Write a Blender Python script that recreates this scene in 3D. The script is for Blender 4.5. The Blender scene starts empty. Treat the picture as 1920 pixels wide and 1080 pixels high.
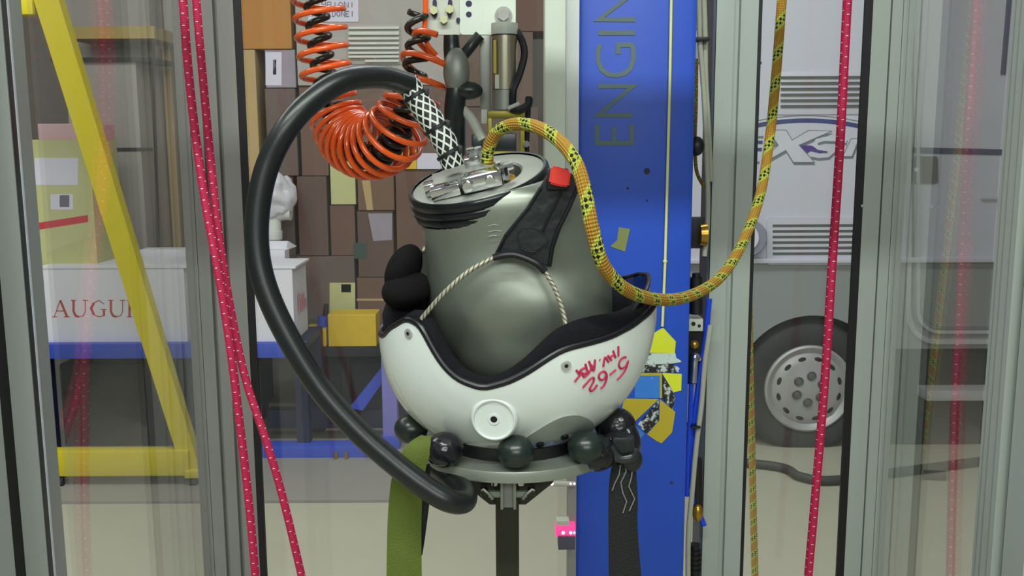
import bpy, bmesh, math, random
from mathutils import Vector, Matrix, Euler
random.seed(7)
R = math.radians
SC = bpy.context.scene
COL = SC.collection

# ------------------------------------------------------------------ camera, world, lights
F = 1800.0
CAM = Vector((0, 0, 1.5))
TH = math.atan(0.156); SR = -0.00468
_c = Vector((1, 0, 0)); _u = Vector((0, math.sin(TH), math.cos(TH))); FW = Vector((0, math.cos(TH), -math.sin(TH)))
RT = (_c + _u * SR).normalized(); UP = (_u - _c * SR).normalized()
cd = bpy.data.cameras.new('camera'); cam = bpy.data.objects.new('camera', cd); COL.objects.link(cam)
cd.sensor_width = 36; cd.lens = F / 1920 * 36; cd.clip_start = .05
M = Matrix.Identity(4)
for i, v in enumerate((RT, UP, -FW)):
    M[0][i], M[1][i], M[2][i] = v
M.translation = CAM
cam.matrix_world = M
SC.camera = cam

SC.view_settings.view_transform = 'Standard'; SC.view_settings.look = 'None'
SC.view_settings.gamma = 1; SC.view_settings.use_curve_mapping = False
SC.view_settings.exposure = 0.0
W_ = bpy.data.worlds.new('world'); SC.world = W_; W_.use_nodes = True
W_.node_tree.nodes['Background'].inputs[0].default_value = (.80, .88, .84, 1)
W_.node_tree.nodes['Background'].inputs[1].default_value = .23

def area(name, loc, target, sx, sy, power, col=(1, 1, 1)):
    l = bpy.data.lights.new(name, 'AREA'); l.shape = 'RECTANGLE'; l.size = sx; l.size_y = sy
    l.energy = power; l.color = col
    o = bpy.data.objects.new(name, l); COL.objects.link(o); o.location = loc
    o.rotation_euler = (Vector(target) - Vector(loc)).to_track_quat('-Z', 'X').to_euler()
    return o
def tube(name, loc, sx, sy, power, tilt=0, col=(1, 1, 1)):
    l = bpy.data.lights.new(name, 'AREA'); l.shape = 'RECTANGLE'; l.size = sx; l.size_y = sy
    l.energy = power; l.color = col
    o = bpy.data.objects.new(name, l); COL.objects.link(o); o.location = loc
    o.rotation_euler = (R(tilt), 0, 0)
    return o
tube('ceiling_lamp_front', (-.15, -.3, 3.0), 2.2, .07, 52, 25, (.93, 1, .94))
tube('fill_lamp_rear', (.3, -3.0, 2.85), 3.0, .3, 66, 62, (.95, 1, .96))  # added fill lamp behind the camera, brightens the helmet front
tube('ceiling_lamp_bay', (-.4, 2.6, 3.7), 4.5, .5, 100, 0, (.95, 1, .97))
tube('ceiling_lamp_left', (-2.2, 1.2, 3.2), .3, 2.4, 24, 0, (.93, 1, .95))

def ray(px, py):
    return FW + RT * ((px - 960) / F) + UP * ((540 - py) / F)
def P(px, py, Y):
    d = ray(px, py)
    return CAM + d * (Y / d.y)
def mpp(Y): return Y / F          # metres for one pixel of the photograph at depth Y

# ------------------------------------------------------------------ materials
def S(r, g, b):
    f = lambda c: ((c / 255) / 12.92) if c / 255 <= .04045 else (((c / 255) + .055) / 1.055) ** 2.4
    return (f(r), f(g), f(b), 1)
class NT:
    def __init__(s, name):
        s.m = bpy.data.materials.new(name); s.m.use_nodes = True
        s.t = s.m.node_tree; s.b = s.t.nodes['Principled BSDF']; s.out = s.t.nodes['Material Output']
    def n(s, typ, **kw):
        x = s.t.nodes.new(typ)
        for k, v in kw.items():
            setattr(x, k, v)
        return x
    def l(s, a, b): s.t.links.new(a, b)
    def math(s, op, a, b=None, c=None):
        x = s.n('ShaderNodeMath', operation=op)
        for i, v in enumerate((a, b, c)):
            if v is None: continue
            if hasattr(v, 'links'): s.l(v, x.inputs[i])
            else: x.inputs[i].default_value = v
        return x.outputs[0]
    def mix(s, fac, a, b):
        x = s.n('ShaderNodeMix', data_type='RGBA')
        for k, v in ((0, fac), (6, a), (7, b)):
            if hasattr(v, 'links'): s.l(v, x.inputs[k])
            else: x.inputs[k].default_value = v
        return x.outputs[2]
def mat(name, rgb, rough=.5, metal=0, var=.12, scale=18, bump=0, bscale=None, spec=None, stretch=None, coat=0):
    t = NT(name); b = t.b
    tc = t.n('ShaderNodeTexCoord'); nz = t.n('ShaderNodeTexNoise'); nz.inputs['Scale'].default_value = scale
    nz.inputs['Detail'].default_value = 5
    src = tc.outputs['Object']
    if stretch:
        mp = t.n('ShaderNodeMapping'); mp.inputs['Scale'].default_value = stretch
        t.l(src, mp.inputs[0]); src = mp.outputs[0]
    t.l(src, nz.inputs['Vector'])
    c0 = S(*rgb); k = lambda f: tuple(min(1, c * f) for c in c0[:3]) + (1,)
    t.l(t.mix(nz.outputs[0], k(1 - var), k(1 + var)), b.inputs['Base Color'])
    b.inputs['Roughness'].default_value = rough; b.inputs['Metallic'].default_value = metal
    if spec is not None: b.inputs['Specular IOR Level'].default_value = spec
    if coat: b.inputs['Coat Weight'].default_value = coat; b.inputs['Coat Roughness'].default_value = .08
    if bump:
        n2 = t.n('ShaderNodeTexNoise'); n2.inputs['Scale'].default_value = bscale or scale * 6
        t.l(src, n2.inputs['Vector'])
        bp = t.n('ShaderNodeBump'); bp.inputs['Strength'].default_value = bump; bp.inputs['Distance'].default_value = .004
        t.l(n2.outputs[0], bp.inputs['Height']); t.l(bp.outputs[0], b.inputs['Normal'])
    return t.m
def emit(name, rgb, st):
    t = NT(name); t.b.inputs['Emission Color'].default_value = S(*rgb); t.b.inputs['Emission Strength'].default_value = st
    t.b.inputs['Base Color'].default_value = S(*rgb)
    return t.m
def glass(name, dust=.05, tint=(1, 1, 1), scratch=True, r0=.04, dustcol=(205, 208, 205)):
    t = NT(name); t.t.nodes.remove(t.b)
    g = t.n('ShaderNodeNewGeometry')
    dp = t.n('ShaderNodeVectorMath', operation='DOT_PRODUCT')
    t.l(g.outputs['Incoming'], dp.inputs[0]); t.l(g.outputs['Normal'], dp.inputs[1])
    ca = t.math('ABSOLUTE', dp.outputs['Value'])
    p5 = t.math('POWER', t.math('SUBTRACT', 1, ca), 5)
    fr = t.math('MULTIPLY_ADD', p5, 1 - r0, r0)
    tr = t.n('ShaderNodeBsdfTransparent'); tr.inputs[0].default_value = (*tint, 1)
    gl = t.n('ShaderNodeBsdfGlossy'); gl.inputs['Roughness'].default_value = .0
    m1 = t.n('ShaderNodeMixShader'); t.l(fr, m1.inputs[0]); t.l(tr.outputs[0], m1.inputs[1]); t.l(gl.outputs[0], m1.inputs[2])
    df = t.n('ShaderNodeBsdfDiffuse'); df.inputs[0].default_value = S(*dustcol)
    tc = t.n('ShaderNodeTexCoord'); nz = t.n('ShaderNodeTexNoise'); nz.inputs['Scale'].default_value = 4; nz.inputs['Detail'].default_value = 8
    t.l(tc.outputs['Object'], nz.inputs['Vector'])
    fac = t.math('MULTIPLY', t.math('POWER', nz.outputs[0], 2), dust * 4)
    if scratch:
        mp = t.n('ShaderNodeMapping'); mp.inputs['Scale'].default_value = (420, 420, 14); t.l(tc.outputs['Object'], mp.inputs[0])
        n2 = t.n('ShaderNodeTexNoise'); n2.inputs['Scale'].default_value = 1; n2.inputs['Detail'].default_value = 3; t.l(mp.outputs[0], n2.inputs['Vector'])
        rp = t.n('ShaderNodeMapRange'); rp.inputs['From Min'].default_value = .70; rp.inputs['From Max'].default_value = .80
        rp.inputs['To Max'].default_value = .16; t.l(n2.outputs[0], rp.inputs['Value'])
        fac = t.math('ADD', fac, rp.outputs[0])
    m2 = t.n('ShaderNodeMixShader'); t.l(fac, m2.inputs[0]); t.l(m1.outputs[0], m2.inputs[1]); t.l(df.outputs[0], m2.inputs[2])
    t.l(m2.outputs[0], t.out.inputs[0])
    return t.m
def uvparts(t):
    uv = t.n('ShaderNodeUVMap'); sp = t.n('ShaderNodeSeparateXYZ'); t.l(uv.outputs[0], sp.inputs[0])
    return sp.outputs[0], sp.outputs[1]      # u in metres along, v 0..1 around
def braid_bump(t, u, v, pu, nv, dist, strength=.8):
    a = t.math('SINE', t.math('ADD', t.math('MULTIPLY', u, 2 * math.pi / pu), t.math('MULTIPLY', v, 2 * math.pi * nv)))
    b = t.math('SINE', t.math('SUBTRACT', t.math('MULTIPLY', u, 2 * math.pi / pu), t.math('MULTIPLY', v, 2 * math.pi * nv)))
    h = t.math('MULTIPLY', a, b)
    bp = t.n('ShaderNodeBump'); bp.inputs['Strength'].default_value = strength; bp.inputs['Distance'].default_value = dist
    t.l(h, bp.inputs['Height']); t.l(bp.outputs[0], t.b.inputs['Normal'])
    return h
def rope_yellow(name, pu=.0034, period=.045, dark=1.0):
    t = NT(name); u, v = uvparts(t)
    h = braid_bump(t, u, v, pu * 2, 8, .0012)
    nz = t.n('ShaderNodeTexNoise'); nz.inputs['Scale'].default_value = 900
    t.l(t.n('ShaderNodeTexCoord').outputs['Object'], nz.inputs['Vector'])
    # spiral bands: a wide orange band, then a lime band with black checks
    sp = t.math('FRACT', t.math('SUBTRACT', t.math('DIVIDE', u, period), v))
    band = t.math('LESS_THAN', sp, .52)
    q = lambda c: tuple(x * dark for x in c[:3]) + (1,)
    org = t.mix(nz.outputs[0], q(S(140, 98, 20)), q(S(198, 152, 44)))
    lime = t.mix(nz.outputs[0], q(S(140, 148, 24)), q(S(206, 208, 84)))
    ca_ = t.math('SINE', t.math('ADD', t.math('MULTIPLY', u, 2 * math.pi / (pu * 3.4)), t.math('MULTIPLY', v, 2 * math.pi * 4)))
    cb_ = t.math('SINE', t.math('SUBTRACT', t.math('MULTIPLY', u, 2 * math.pi / (pu * 3.4)), t.math('MULTIPLY', v, 2 * math.pi * 4)))
    chk = t.math('GREATER_THAN', t.math('MULTIPLY', ca_, cb_), .08)
    inner = t.math('MULTIPLY', t.math('GREATER_THAN', sp, .62), t.math('LESS_THAN', sp, .90))
    lime2 = t.mix(t.math('MULTIPLY', chk, inner), lime, S(18, 26, 8))
    t.l(t.mix(band, lime2, org), t.b.inputs['Base Color']); t.b.inputs['Roughness'].default_value = .75
    return t.m
def rope_pink(name, per=.0165):
    t = NT(name); u, v = uvparts(t)
    braid_bump(t, u, v, .006, 10, .0006, .5)
    nz = t.n('ShaderNodeTexNoise'); nz.inputs['Scale'].default_value = 300
    t.l(t.n('ShaderNodeTexCoord').outputs['Object'], nz.inputs['Vector'])
    base = t.mix(nz.outputs[0], S(172, 8, 62), S(214, 30, 88))
    v4 = t.math('MULTIPLY', v, 5); cell = t.math('FLOOR', v4); fv = t.math('FRACT', v4)
    uu = t.math('FRACT', t.math('ADD', t.math('DIVIDE', u, per), t.math('MULTIPLY', cell, .37)))
    d = t.math('MULTIPLY', t.math('LESS_THAN', uu, .075), t.math('MULTIPLY', t.math('GREATER_THAN', fv, .25), t.math('LESS_THAN', fv, .72)))
    t.l(t.mix(d, base, S(235, 225, 215)), t.b.inputs['Base Color']); t.b.inputs['Roughness'].default_value = .55
    return t.m
def braid_mesh(name):
    t = NT(name); u, v = uvparts(t)
    pu = .0135; nv = 9
    a = t.math('FRACT', t.math('ADD', t.math('DIVIDE', u, pu), t.math('MULTIPLY', v, nv)))
    b = t.math('FRACT', t.math('SUBTRACT', t.math('DIVIDE', u, pu), t.math('MULTIPLY', v, nv)))
    w = t.math('MAXIMUM', t.math('LESS_THAN', a, .27), t.math('LESS_THAN', b, .27))
    t.l(t.mix(w, S(22, 24, 26), S(205, 210, 200)), t.b.inputs['Base Color']); t.b.inputs['Roughness'].default_value = .5
    bp = t.n('ShaderNodeBump'); bp.inputs['Distance'].default_value = .0015; t.l(w, bp.inputs['Height']); t.l(bp.outputs[0], t.b.inputs['Normal'])
    return t.m
def cable_wire(name):
    t = NT(name); u, v = uvparts(t)
    s = t.math('FRACT', t.math('ADD', t.math('DIVIDE', u, .006), t.math('MULTIPLY', v, 3)))
    t.l(t.mix(t.math('LESS_THAN', s, .35), S(178, 174, 154), S(96, 92, 78)), t.b.inputs['Base Color'])
    t.b.inputs['Roughness'].default_value = .4; t.b.inputs['Metallic'].default_value = .35
    return t.m
def worn(name, base, under, thr=.5, scale=45, rough=.45):
    t = NT(name); tc = t.n('ShaderNodeTexCoord'); nz = t.n('ShaderNodeTexNoise'); nz.inputs['Scale'].default_value = scale
    nz.inputs['Detail'].default_value = 8; nz.inputs['Roughness'].default_value = .7
    t.l(tc.outputs['Object'], nz.inputs['Vector'])
    rp = t.n('ShaderNodeMapRange'); rp.inputs['From Min'].default_value = thr - .03; rp.inputs['From Max'].default_value = thr + .03
    t.l(nz.outputs[0], rp.inputs['Value'])
    t.l(t.mix(rp.outputs[0], S(*base), S(*under)), t.b.inputs['Base Color']); t.b.inputs['Roughness'].default_value = rough
    return t.m

m_alu = mat('anodised_aluminium', (168, 172, 168), .45, .55, .06, 30, stretch=(1, 1, .05))
m_alu_dusty = mat('dusty_aluminium', (142, 142, 138), .6, .3, .14, 40, stretch=(1, 1, .1))
m_alu_green = mat('pale_green_aluminium', (170, 178, 171), .5, .25, .05, 30, stretch=(1, 1, .05))
m_black = mat('black_rubber', (20, 22, 24), .45, var=.2)
m_seal = mat('black_seal', (12, 12, 16), .5)
m_hose = mat('black_hose_rubber', (24, 27, 28), .34, var=.15, scale=60, bump=.02)
m_ball = mat('dark_rubber_pad', (30, 40, 37), .3, var=.2, scale=40, bump=.1, bscale=90)
m_wrap = mat('wrapped_black_tape', (24, 24, 28), .22, var=.2, scale=60, bump=.9, bscale=60)
m_fabric = mat('black_foam_fabric', (24, 23, 28), .95, var=.3, scale=120, bump=.5, bscale=700, spec=.2)
m_pad = mat('black_brushed_padding', (20, 19, 20), 1, var=.3, scale=150, bump=.4, bscale=900, spec=.1)
m_trim = mat('black_edge_trim', (16, 16, 22), .35)
m_white = mat('white_gloss_shell', (218, 226, 220), .22, var=.02, scale=6, coat=.4)
m_disc = mat('white_disc', (208, 216, 210), .4, var=.02)
m_steel = mat('headform_cast_metal', (140, 146, 134), .42, .74, .22, 9, bump=.14, bscale=24)
m_flange = mat('machined_metal', (146, 148, 140), .48, .6, .08, 60)
m_chrome = mat('bright_metal', (215, 215, 218), .14, 1, .05)
m_bolt = mat('bolt_metal', (190, 190, 185), .3, .45, .05)
m_ring = mat('worn_aluminium', (150, 156, 145), .42, .6, .14, 30)
m_pole = mat('dark_steel', (46, 46, 34), .4, .3, .2, 20, stretch=(1, 1, .1))
m_leather = mat('black_leather', (26, 30, 32), .38, var=.25, scale=30, bump=.35, bscale=60)
m_red = mat('red_plastic', (222, 52, 40), .4, var=.06)
m_ink = mat('red_marker_ink', (186, 44, 84), .6)
m_cable = cable_wire('twisted_wire_cable')
m_sleeve = braid_mesh('braided_sleeve')
m_rope = rope_yellow('yellow_climbing_rope')
m_rope_lit = rope_yellow('lit_yellow_rope', pu=.003, period=.043, dark=1.35)  # rope colours brightened, the light on the far rope is in the colour
m_cord = rope_yellow('orange_cord_braid', pu=.003, period=.02, dark=.5)
m_pink = rope_pink('pink_bungee_braid')
m_orange = mat('orange_plastic_tube', (236, 92, 26), .18, var=.05, coat=.5)
m_blackpl = mat('black_plastic_tube', (38, 38, 30), .25, var=.1)
m_bracket = mat('white_painted_bracket', (205, 214, 200), .5, var=.05, scale=30, bump=.05)
m_bracket2 = mat('pale_grey_bracket', (186, 190, 178), .5, var=.05)
m_cream = mat('cream_nut', (205, 205, 160), .5)
m_cyl = mat('actuator_steel', (178, 172, 150), .25, .8, .06, 30)
m_olive_metal = mat('olive_brass_plating', (140, 128, 45), .4, .5, .12)
m_mech = mat('dark_mechanism', (52, 56, 56), .3, .4, .35, 40)
m_blue = mat('blue_column_paint', (30, 74, 184), .42, var=.05, scale=12)
m_letter = mat('grey_green_lettering', (84, 104, 104), .6)
m_cordw = mat('yellow_white_cord', (215, 218, 140), .7)
m_yellow = worn('yellow_sticker', (208, 215, 40), (200, 208, 130), .66, 60)
m_yellow2 = worn('dull_yellow_sticker', (178, 160, 38), (200, 195, 130), .68, 60)
m_blk_st = worn('scratched_black_sticker', (26, 26, 28), (190, 196, 196), .54, 90)
m_wht_st = worn('torn_white_sticker', (190, 205, 200), (50, 60, 62), .57, 60)
m_blue_st = worn('blue_sticker', (50, 118, 205), (200, 215, 225), .64, 90)
m_tape = mat('olive_tape', (120, 128, 70), .5)
m_dk = mat('dark_rust_spot', (42, 44, 60), .8)
m_green = mat('olive_webbing', (110, 130, 40), .85, var=.25, scale=14, bump=.3, bscale=500)
m_green_st = mat('olive_webbing', (88, 102, 32), .85, var=.35, scale=9, bump=.3, bscale=500)
m_blackweb = mat('black_webbing', (20, 22, 22), .8, var=.2, bump=.4, bscale=400)
m_stitch = mat('grey_stitching', (120, 124, 118), .8)
m_bluehose = mat('blue_air_hose', (30, 70, 215), .3)
m_greycable = mat('grey_cable', (168, 170, 152), .5)
m_brass = mat('brass', (178, 140, 55), .3, .8)
m_led = emit('red_led_glow', (255, 60, 130), 1.0)
m_led_hot = emit('red_led_core', (255, 170, 205), 3.0)
m_house = mat('grey_sensor_housing', (78, 74, 92), .5)
m_clear = glass('clear_panel', .016)
m_clear_l = glass('dusty_left_panel', .016, r0=.06)
m_clear_r = glass('dusty_right_panel', .018, r0=.06)
m_visor = glass('smoked_visor', .01, (.40, .44, .44), False, dustcol=(60, 70, 66))
# background
m_floor = mat('concrete_floor', (172, 169, 150), .75, var=.08, scale=3, bump=.05)
m_grey_slab = mat('grey_floor_slab', (140, 136, 130), .7, var=.08, scale=4)
m_wall = mat('hall_wall', (150, 140, 132), .9, var=.06, scale=2)
m_carton = [mat('brown_carton', c, .85, var=.14, scale=5, bump=.05) for c in
            ((112, 84, 72), (100, 80, 72), (120, 94, 76), (106, 90, 84), (114, 94, 84))]
m_oran_c = mat('orange_brown_carton', (186, 128, 58), .8, var=.10, scale=4)
m_tan_c = mat('tan_carton', (188, 160, 112), .85, var=.06)
m_grey_c = mat('lilac_grey_carton', (158, 148, 160), .85, var=.1)
m_cream_c = mat('cream_carton', (196, 196, 140), .85, var=.06)
m_white_c = mat('white_carton', (226, 224, 232), .8, var=.03, scale=4)
m_label = mat('white_paper', (220, 216, 232), .8, var=.03)
m_print = mat('grey_print', (110, 100, 120), .8)
m_redtape = mat('red_tape', (205, 60, 70), .5)
m_redtext = mat('red_print', (190, 72, 62), .7)
m_pinktext = mat('faded_red_print', (205, 140, 150), .7)
m_pinkwrap = mat('pink_wrap', (215, 175, 180), .5, var=.1)
m_cab = mat('grey_cabinet', (172, 166, 160), .55, var=.05)
m_slat = mat('pale_vent_slat', (214, 216, 206), .5)
m_dkline = mat('dark_line', (40, 36, 42), .8)
m_yel = mat('yellow_frame_paint', (214, 196, 20), .4, var=.06, scale=10)
m_yelcr = mat('yellow_crate', (222, 186, 30), .5)
m_bluetr = mat('blue_trolley_paint', (52, 78, 190), .45, var=.1)
m_lilac = mat('lilac_post_paint', (128, 124, 200), .45)
m_dkm = mat('dark_machine', (26, 26, 32), .6, var=.4, scale=6)
m_dkblue = mat('dark_blue_machine', (22, 26, 62), .6, var=.4, scale=8)
m_pvc = mat('white_pipe', (214, 214, 208), .35)
m_wrapw = mat('white_stretch_wrap', (208, 206, 212), .25, var=.1, scale=20, bump=.7, bscale=25)
m_camper = mat('camper_white', (200, 200, 212), .35, var=.02, scale=2)
m_skirt = mat('camper_grey_skirt', (142, 146, 146), .45, var=.05, scale=3)
m_silver = mat('silver_trim', (200, 200, 204), .35, .2)
m_ventdk = mat('vent_shadow_slot', (88, 88, 86), .8)
m_embl = mat('emblem_grey', (110, 118, 126), .5)
m_emblw = mat('emblem_face', (204, 204, 214), .4)
m_embd = mat('emblem_blue', (50, 60, 120), .5)
m_purple = mat('emblem_purple', (70, 52, 130), .5)
m_tyre = mat('tyre_rubber', (44, 44, 46), .8, var=.25, scale=14, bump=.2)
m_hub = mat('hubcap_silver', (172, 172, 172), .42, .3, .04)
m_arch = mat('underbody_black', (22, 22, 26), .9)
m_dkbl = mat('stripe_blue', (60, 62, 96), .5)
m_hoodhose = mat('floor_hose_rubber', (50, 52, 50), .6)

# ------------------------------------------------------------------ mesh helpers
WORG = {}
class MB:
    def __init__(s):
        s.bm = bmesh.new(); s.uv = None
    def box(s, c, sz, rot=None, bev=0):
        r = bmesh.ops.create_cube(s.bm, size=1); vs = r['verts']
        m = Matrix.Translation(Vector(c)) @ (rot.to_4x4() if rot else Matrix.Identity(4)) @ Matrix.Diagonal((*sz, 1))
        bmesh.ops.transform(s.bm, matrix=m, verts=vs)
        if bev:
            es = list({e for v in vs for e in v.link_edges})
            bmesh.ops.bevel(s.bm, geom=es, offset=bev, segments=2, affect='EDGES', profile=.6)
        return s
    def bb(s, x0, x1, y0, y1, z0, z1, bev=0):
        return s.box(((x0 + x1) / 2, (y0 + y1) / 2, (z0 + z1) / 2), (abs(x1 - x0), abs(y1 - y0), abs(z1 - z0)), None, bev)
    def cyl(s, p0, p1, r, r2=None, seg=24, cap=True):
        p0, p1 = Vector(p0), Vector(p1); d = p1 - p0
        r2 = r if r2 is None else r2
        m = Matrix.Translation((p0 + p1) / 2) @ d.to_track_quat('Z', 'Y').to_matrix().to_4x4()
        bmesh.ops.create_cone(s.bm, cap_ends=cap, segments=seg, radius1=r, radius2=r2, depth=d.length, matrix=m)
        return s
    def sph(s, c, rx, ry=None, rz=None, rot=None, seg=28):
        ry = rx if ry is None else ry; rz = rx if rz is None else rz
        m = Matrix.Translation(Vector(c)) @ (rot.to_4x4() if rot else Matrix.Identity(4)) @ Matrix.Diagonal((rx, ry, rz, 1))
        bmesh.ops.create_uvsphere(s.bm, u_segments=seg, v_segments=seg // 2, radius=1, matrix=m)
        return s
    def loft(s, rings, closed=True, cap0=True, cap1=True):
        vr = [[s.bm.verts.new(p) for p in r] for r in rings]
        n = len(vr[0])
        for a, b in zip(vr[:-1], vr[1:]):
            for i in range(n if closed else n - 1):
                j = (i + 1) % n
                s.bm.faces.new((a[i], a[j], b[j], b[i]))
        if cap0: s.bm.faces.new(list(reversed(vr[0])))
        if cap1: s.bm.faces.new(vr[-1])
        return s
    def prism(s, pts, d):           # closed outline in 3D, extruded by vector d
        d = Vector(d); a = [s.bm.verts.new(p) for p in pts]; b = [s.bm.verts.new(Vector(p) + d) for p in pts]
        n = len(pts)
        s.bm.faces.new(list(reversed(a))); s.bm.faces.new(b)
        for i in range(n):
            j = (i + 1) % n
            s.bm.faces.new((a[i], a[j], b[j], b[i]))
        return s
    def sweep(s, pts, rad, seg=14, closed=False, cap=True, flat=1.0):
        if s.uv is None: s.uv = s.bm.loops.layers.uv.new('UVMap')
        pts = [Vector(p) for p in pts]; n = len(pts)
        rf = rad if callable(rad) else (lambda t: rad)
        T = []
        for i in range(n):
            a = pts[(i - 1) % n] if (closed or i > 0) else pts[i]
            b = pts[(i + 1) % n] if (closed or i < n - 1) else pts[i]
            T.append((b - a).normalized())
        ref = Vector((0, 1, 0)) if abs(T[0].y) < .9 else Vector((1, 0, 0))
        N = (ref - T[0] * ref.dot(T[0])).normalized()
        rings = []; dist = 0; us = []
        for i in range(n):
            if i: dist += (pts[i] - pts[i - 1]).length
            N = (N - T[i] * N.dot(T[i])).normalized(); B = T[i].cross(N)
            r = rf(i / (n - 1)); us.append(dist)
            rings.append([s.bm.verts.new(pts[i] + (N * math.cos(2 * math.pi * k / seg) * flat + B * math.sin(2 * math.pi * k / seg)) * r) for k in range(seg)])
        m = n if closed else n - 1
        for i in range(m):
            a, b = rings[i], rings[(i + 1) % n]
            u0 = us[i]; u1 = us[i + 1] if i + 1 < n else us[i] + (pts[0] - pts[i]).length
            for k in range(seg):
                j = (k + 1) % seg
                f = s.bm.faces.new((a[k], a[j], b[j], b[k]))
                for lp, uvv in zip(f.loops, ((u0, k / seg), (u0, (k + 1) / seg), (u1, (k + 1) / seg), (u1, k / seg))):
                    lp[s.uv].uv = uvv
        if cap and not closed:
            s.bm.faces.new(list(reversed(rings[0]))); s.bm.faces.new(rings[-1])
        return s
    def lathe(s, c, ax, prof, seg=48, cap=True):   # prof: (radius, height along ax)
        c = Vector(c); ax = Vector(ax).normalized(); ref = Vector((1, 0, 0)) if abs(ax.x) < .8 else Vector((0, 1, 0))
        e1 = (ref - ax * ref.dot(ax)).normalized(); e2 = ax.cross(e1)
        rings = [[c + ax * h + (e1 * math.cos(2 * math.pi * k / seg) + e2 * math.sin(2 * math.pi * k / seg)) * max(r, 1e-5) for k in range(seg)] for r, h in prof]
        return s.loft(rings, True, cap, cap)
    def strokes(s, lines, Y, w, th=.0008):          # flat lettering on the plane y = Y, mitred pixel polylines
        for q, ln in enumerate(lines):
            pts = [P(*p, Y) for p in ln]; pts = [Vector((p.x, p.z)) for p in pts]
            pts = [p for i, p in enumerate(pts) if i == 0 or (p - pts[i - 1]).length > 1e-6]
            hw = w * mpp(Y) / 2; n = len(pts); closed = n > 3 and (pts[0] - pts[-1]).length < 1e-5
            if closed: pts = pts[:-1]; n -= 1
            L = []; Q = []
            for i in range(n):
                a = pts[i - 1] if (i or closed) else None; b = pts[(i + 1) % n] if (i < n - 1 or closed) else None
                d1 = (pts[i] - a).normalized() if a is not None else None; d2 = (b - pts[i]).normalized() if b is not None else None
                if d1 is None: d1 = d2
                if d2 is None: d2 = d1
                n1 = Vector((-d1.y, d1.x)); n2 = Vector((-d2.y, d2.x)); m = n1 + n2
                m = m.normalized() if m.length > 1e-4 else n1
                k = min(2.5, 1 / max(.2, m.dot(n1))); L.append(pts[i] + m * hw * k); Q.append(pts[i] - m * hw * k)
            t_ = th * (1 + .12 * q)
            tl, tq, bl, bq = [[s.bm.verts.new((p.x, Y - o_, p.y)) for p in arr] for arr, o_ in ((L, t_), (Q, t_), (L, 0), (Q, 0))]
            for i in range(n if closed else n - 1):
                j = (i + 1) % n
                for f in ((tl[i], tl[j], tq[j], tq[i]), (bl[j], bl[i], bq[i], bq[j]), (tl[j], tl[i], bl[i], bl[j]), (tq[i], tq[j], bq[j], bq[i])): s.bm.faces.new(f)
            if not closed:
                s.bm.faces.new((tl[0], tq[0], bq[0], bl[0])); s.bm.faces.new((tq[-1], tl[-1], bl[-1], bq[-1]))
        return s
    def poly(s, pts, Y, th=.001):                    # flat shape on the plane y = Y, outline in pixels
        return s.prism([P(*p, Y) for p in pts], (0, -th, 0))
def tagp(o, label, cat, group=None, kind=None):
    if label: o['label'] = label
    if cat: o['category'] = cat
    if group: o['group'] = group
    if kind: o['kind'] = kind
    return o
def thing(name, loc, label, cat, group=None):
    o = bpy.data.objects.new(name, None); COL.objects.link(o); o.location = loc; o.empty_display_size = .05
    WORG[o.name] = Vector(loc)
    return tagp(o, label, cat, group)
def obj(name, mb, m, parent=None, smooth=35, label=None, cat=None, group=None, kind=None):
    bm = mb.bm; bmesh.ops.recalc_face_normals(bm, faces=bm.faces)
    me = bpy.data.meshes.new(name)
    if parent is not None: org = WORG[parent.name]
    else:
        xs = [v.co for v in bm.verts]
        org = Vector(((min(v.x for v in xs) + max(v.x for v in xs)) / 2, (min(v.y for v in xs) + max(v.y for v in xs)) / 2, min(v.z for v in xs)))
    for v in bm.verts: v.co -= org
    bm.to_mesh(me); bm.free()
    me.materials.append(m)
    if smooth:
        for p in me.polygons: p.use_smooth = True
        me.set_sharp_from_angle(angle=R(smooth))
    o = bpy.data.objects.new(name, me); COL.objects.link(o)
    if parent is not None: o.parent = parent
    else: o.location = org
    WORG[o.name] = org
    tagp(o, label, cat, group, kind)
    return o
def spline(pts, n=12, closed=False):
    pts = [Vector(p) for p in pts]; out = []; N = len(pts)
    rng = N if closed else N - 1
    for i in range(rng):
        if closed: p0, p1, p2, p3 = pts[(i - 1) % N], pts[i], pts[(i + 1) % N], pts[(i + 2) % N]
        else:
            p1, p2 = pts[i], pts[i + 1]
            p0 = pts[i - 1] if i else p1 * 2 - p2; p3 = pts[i + 2] if i + 2 < N else p2 * 2 - p1
        for k in range(n):
            t = k / n
            out.append(.5 * ((2 * p1) + (p2 - p0) * t + (2 * p0 - 5 * p1 + 4 * p2 - p3) * t * t + (3 * p1 - p0 - 3 * p2 + p3) * t ** 3))
    if not closed: out.append(pts[-1])
    return out
def ipath(tri, n=12): return spline([P(*t) for t in tri], n)
def rects(mb, x0, y0, x1, y1, Y, depth, bev=0):     # a box whose front face fills the pixel rectangle at depth Y
    a, b = P(x0, y0, Y), P(x1, y1, Y)
    return mb.bb(a.x, b.x, Y, Y + depth, b.z, a.z, bev)
def ellipse_px(cx, cy, rx, ry, n=24): return [(cx + rx * math.cos(2 * math.pi * k / n), cy + ry * math.sin(2 * math.pi * k / n)) for k in range(n)]

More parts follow.
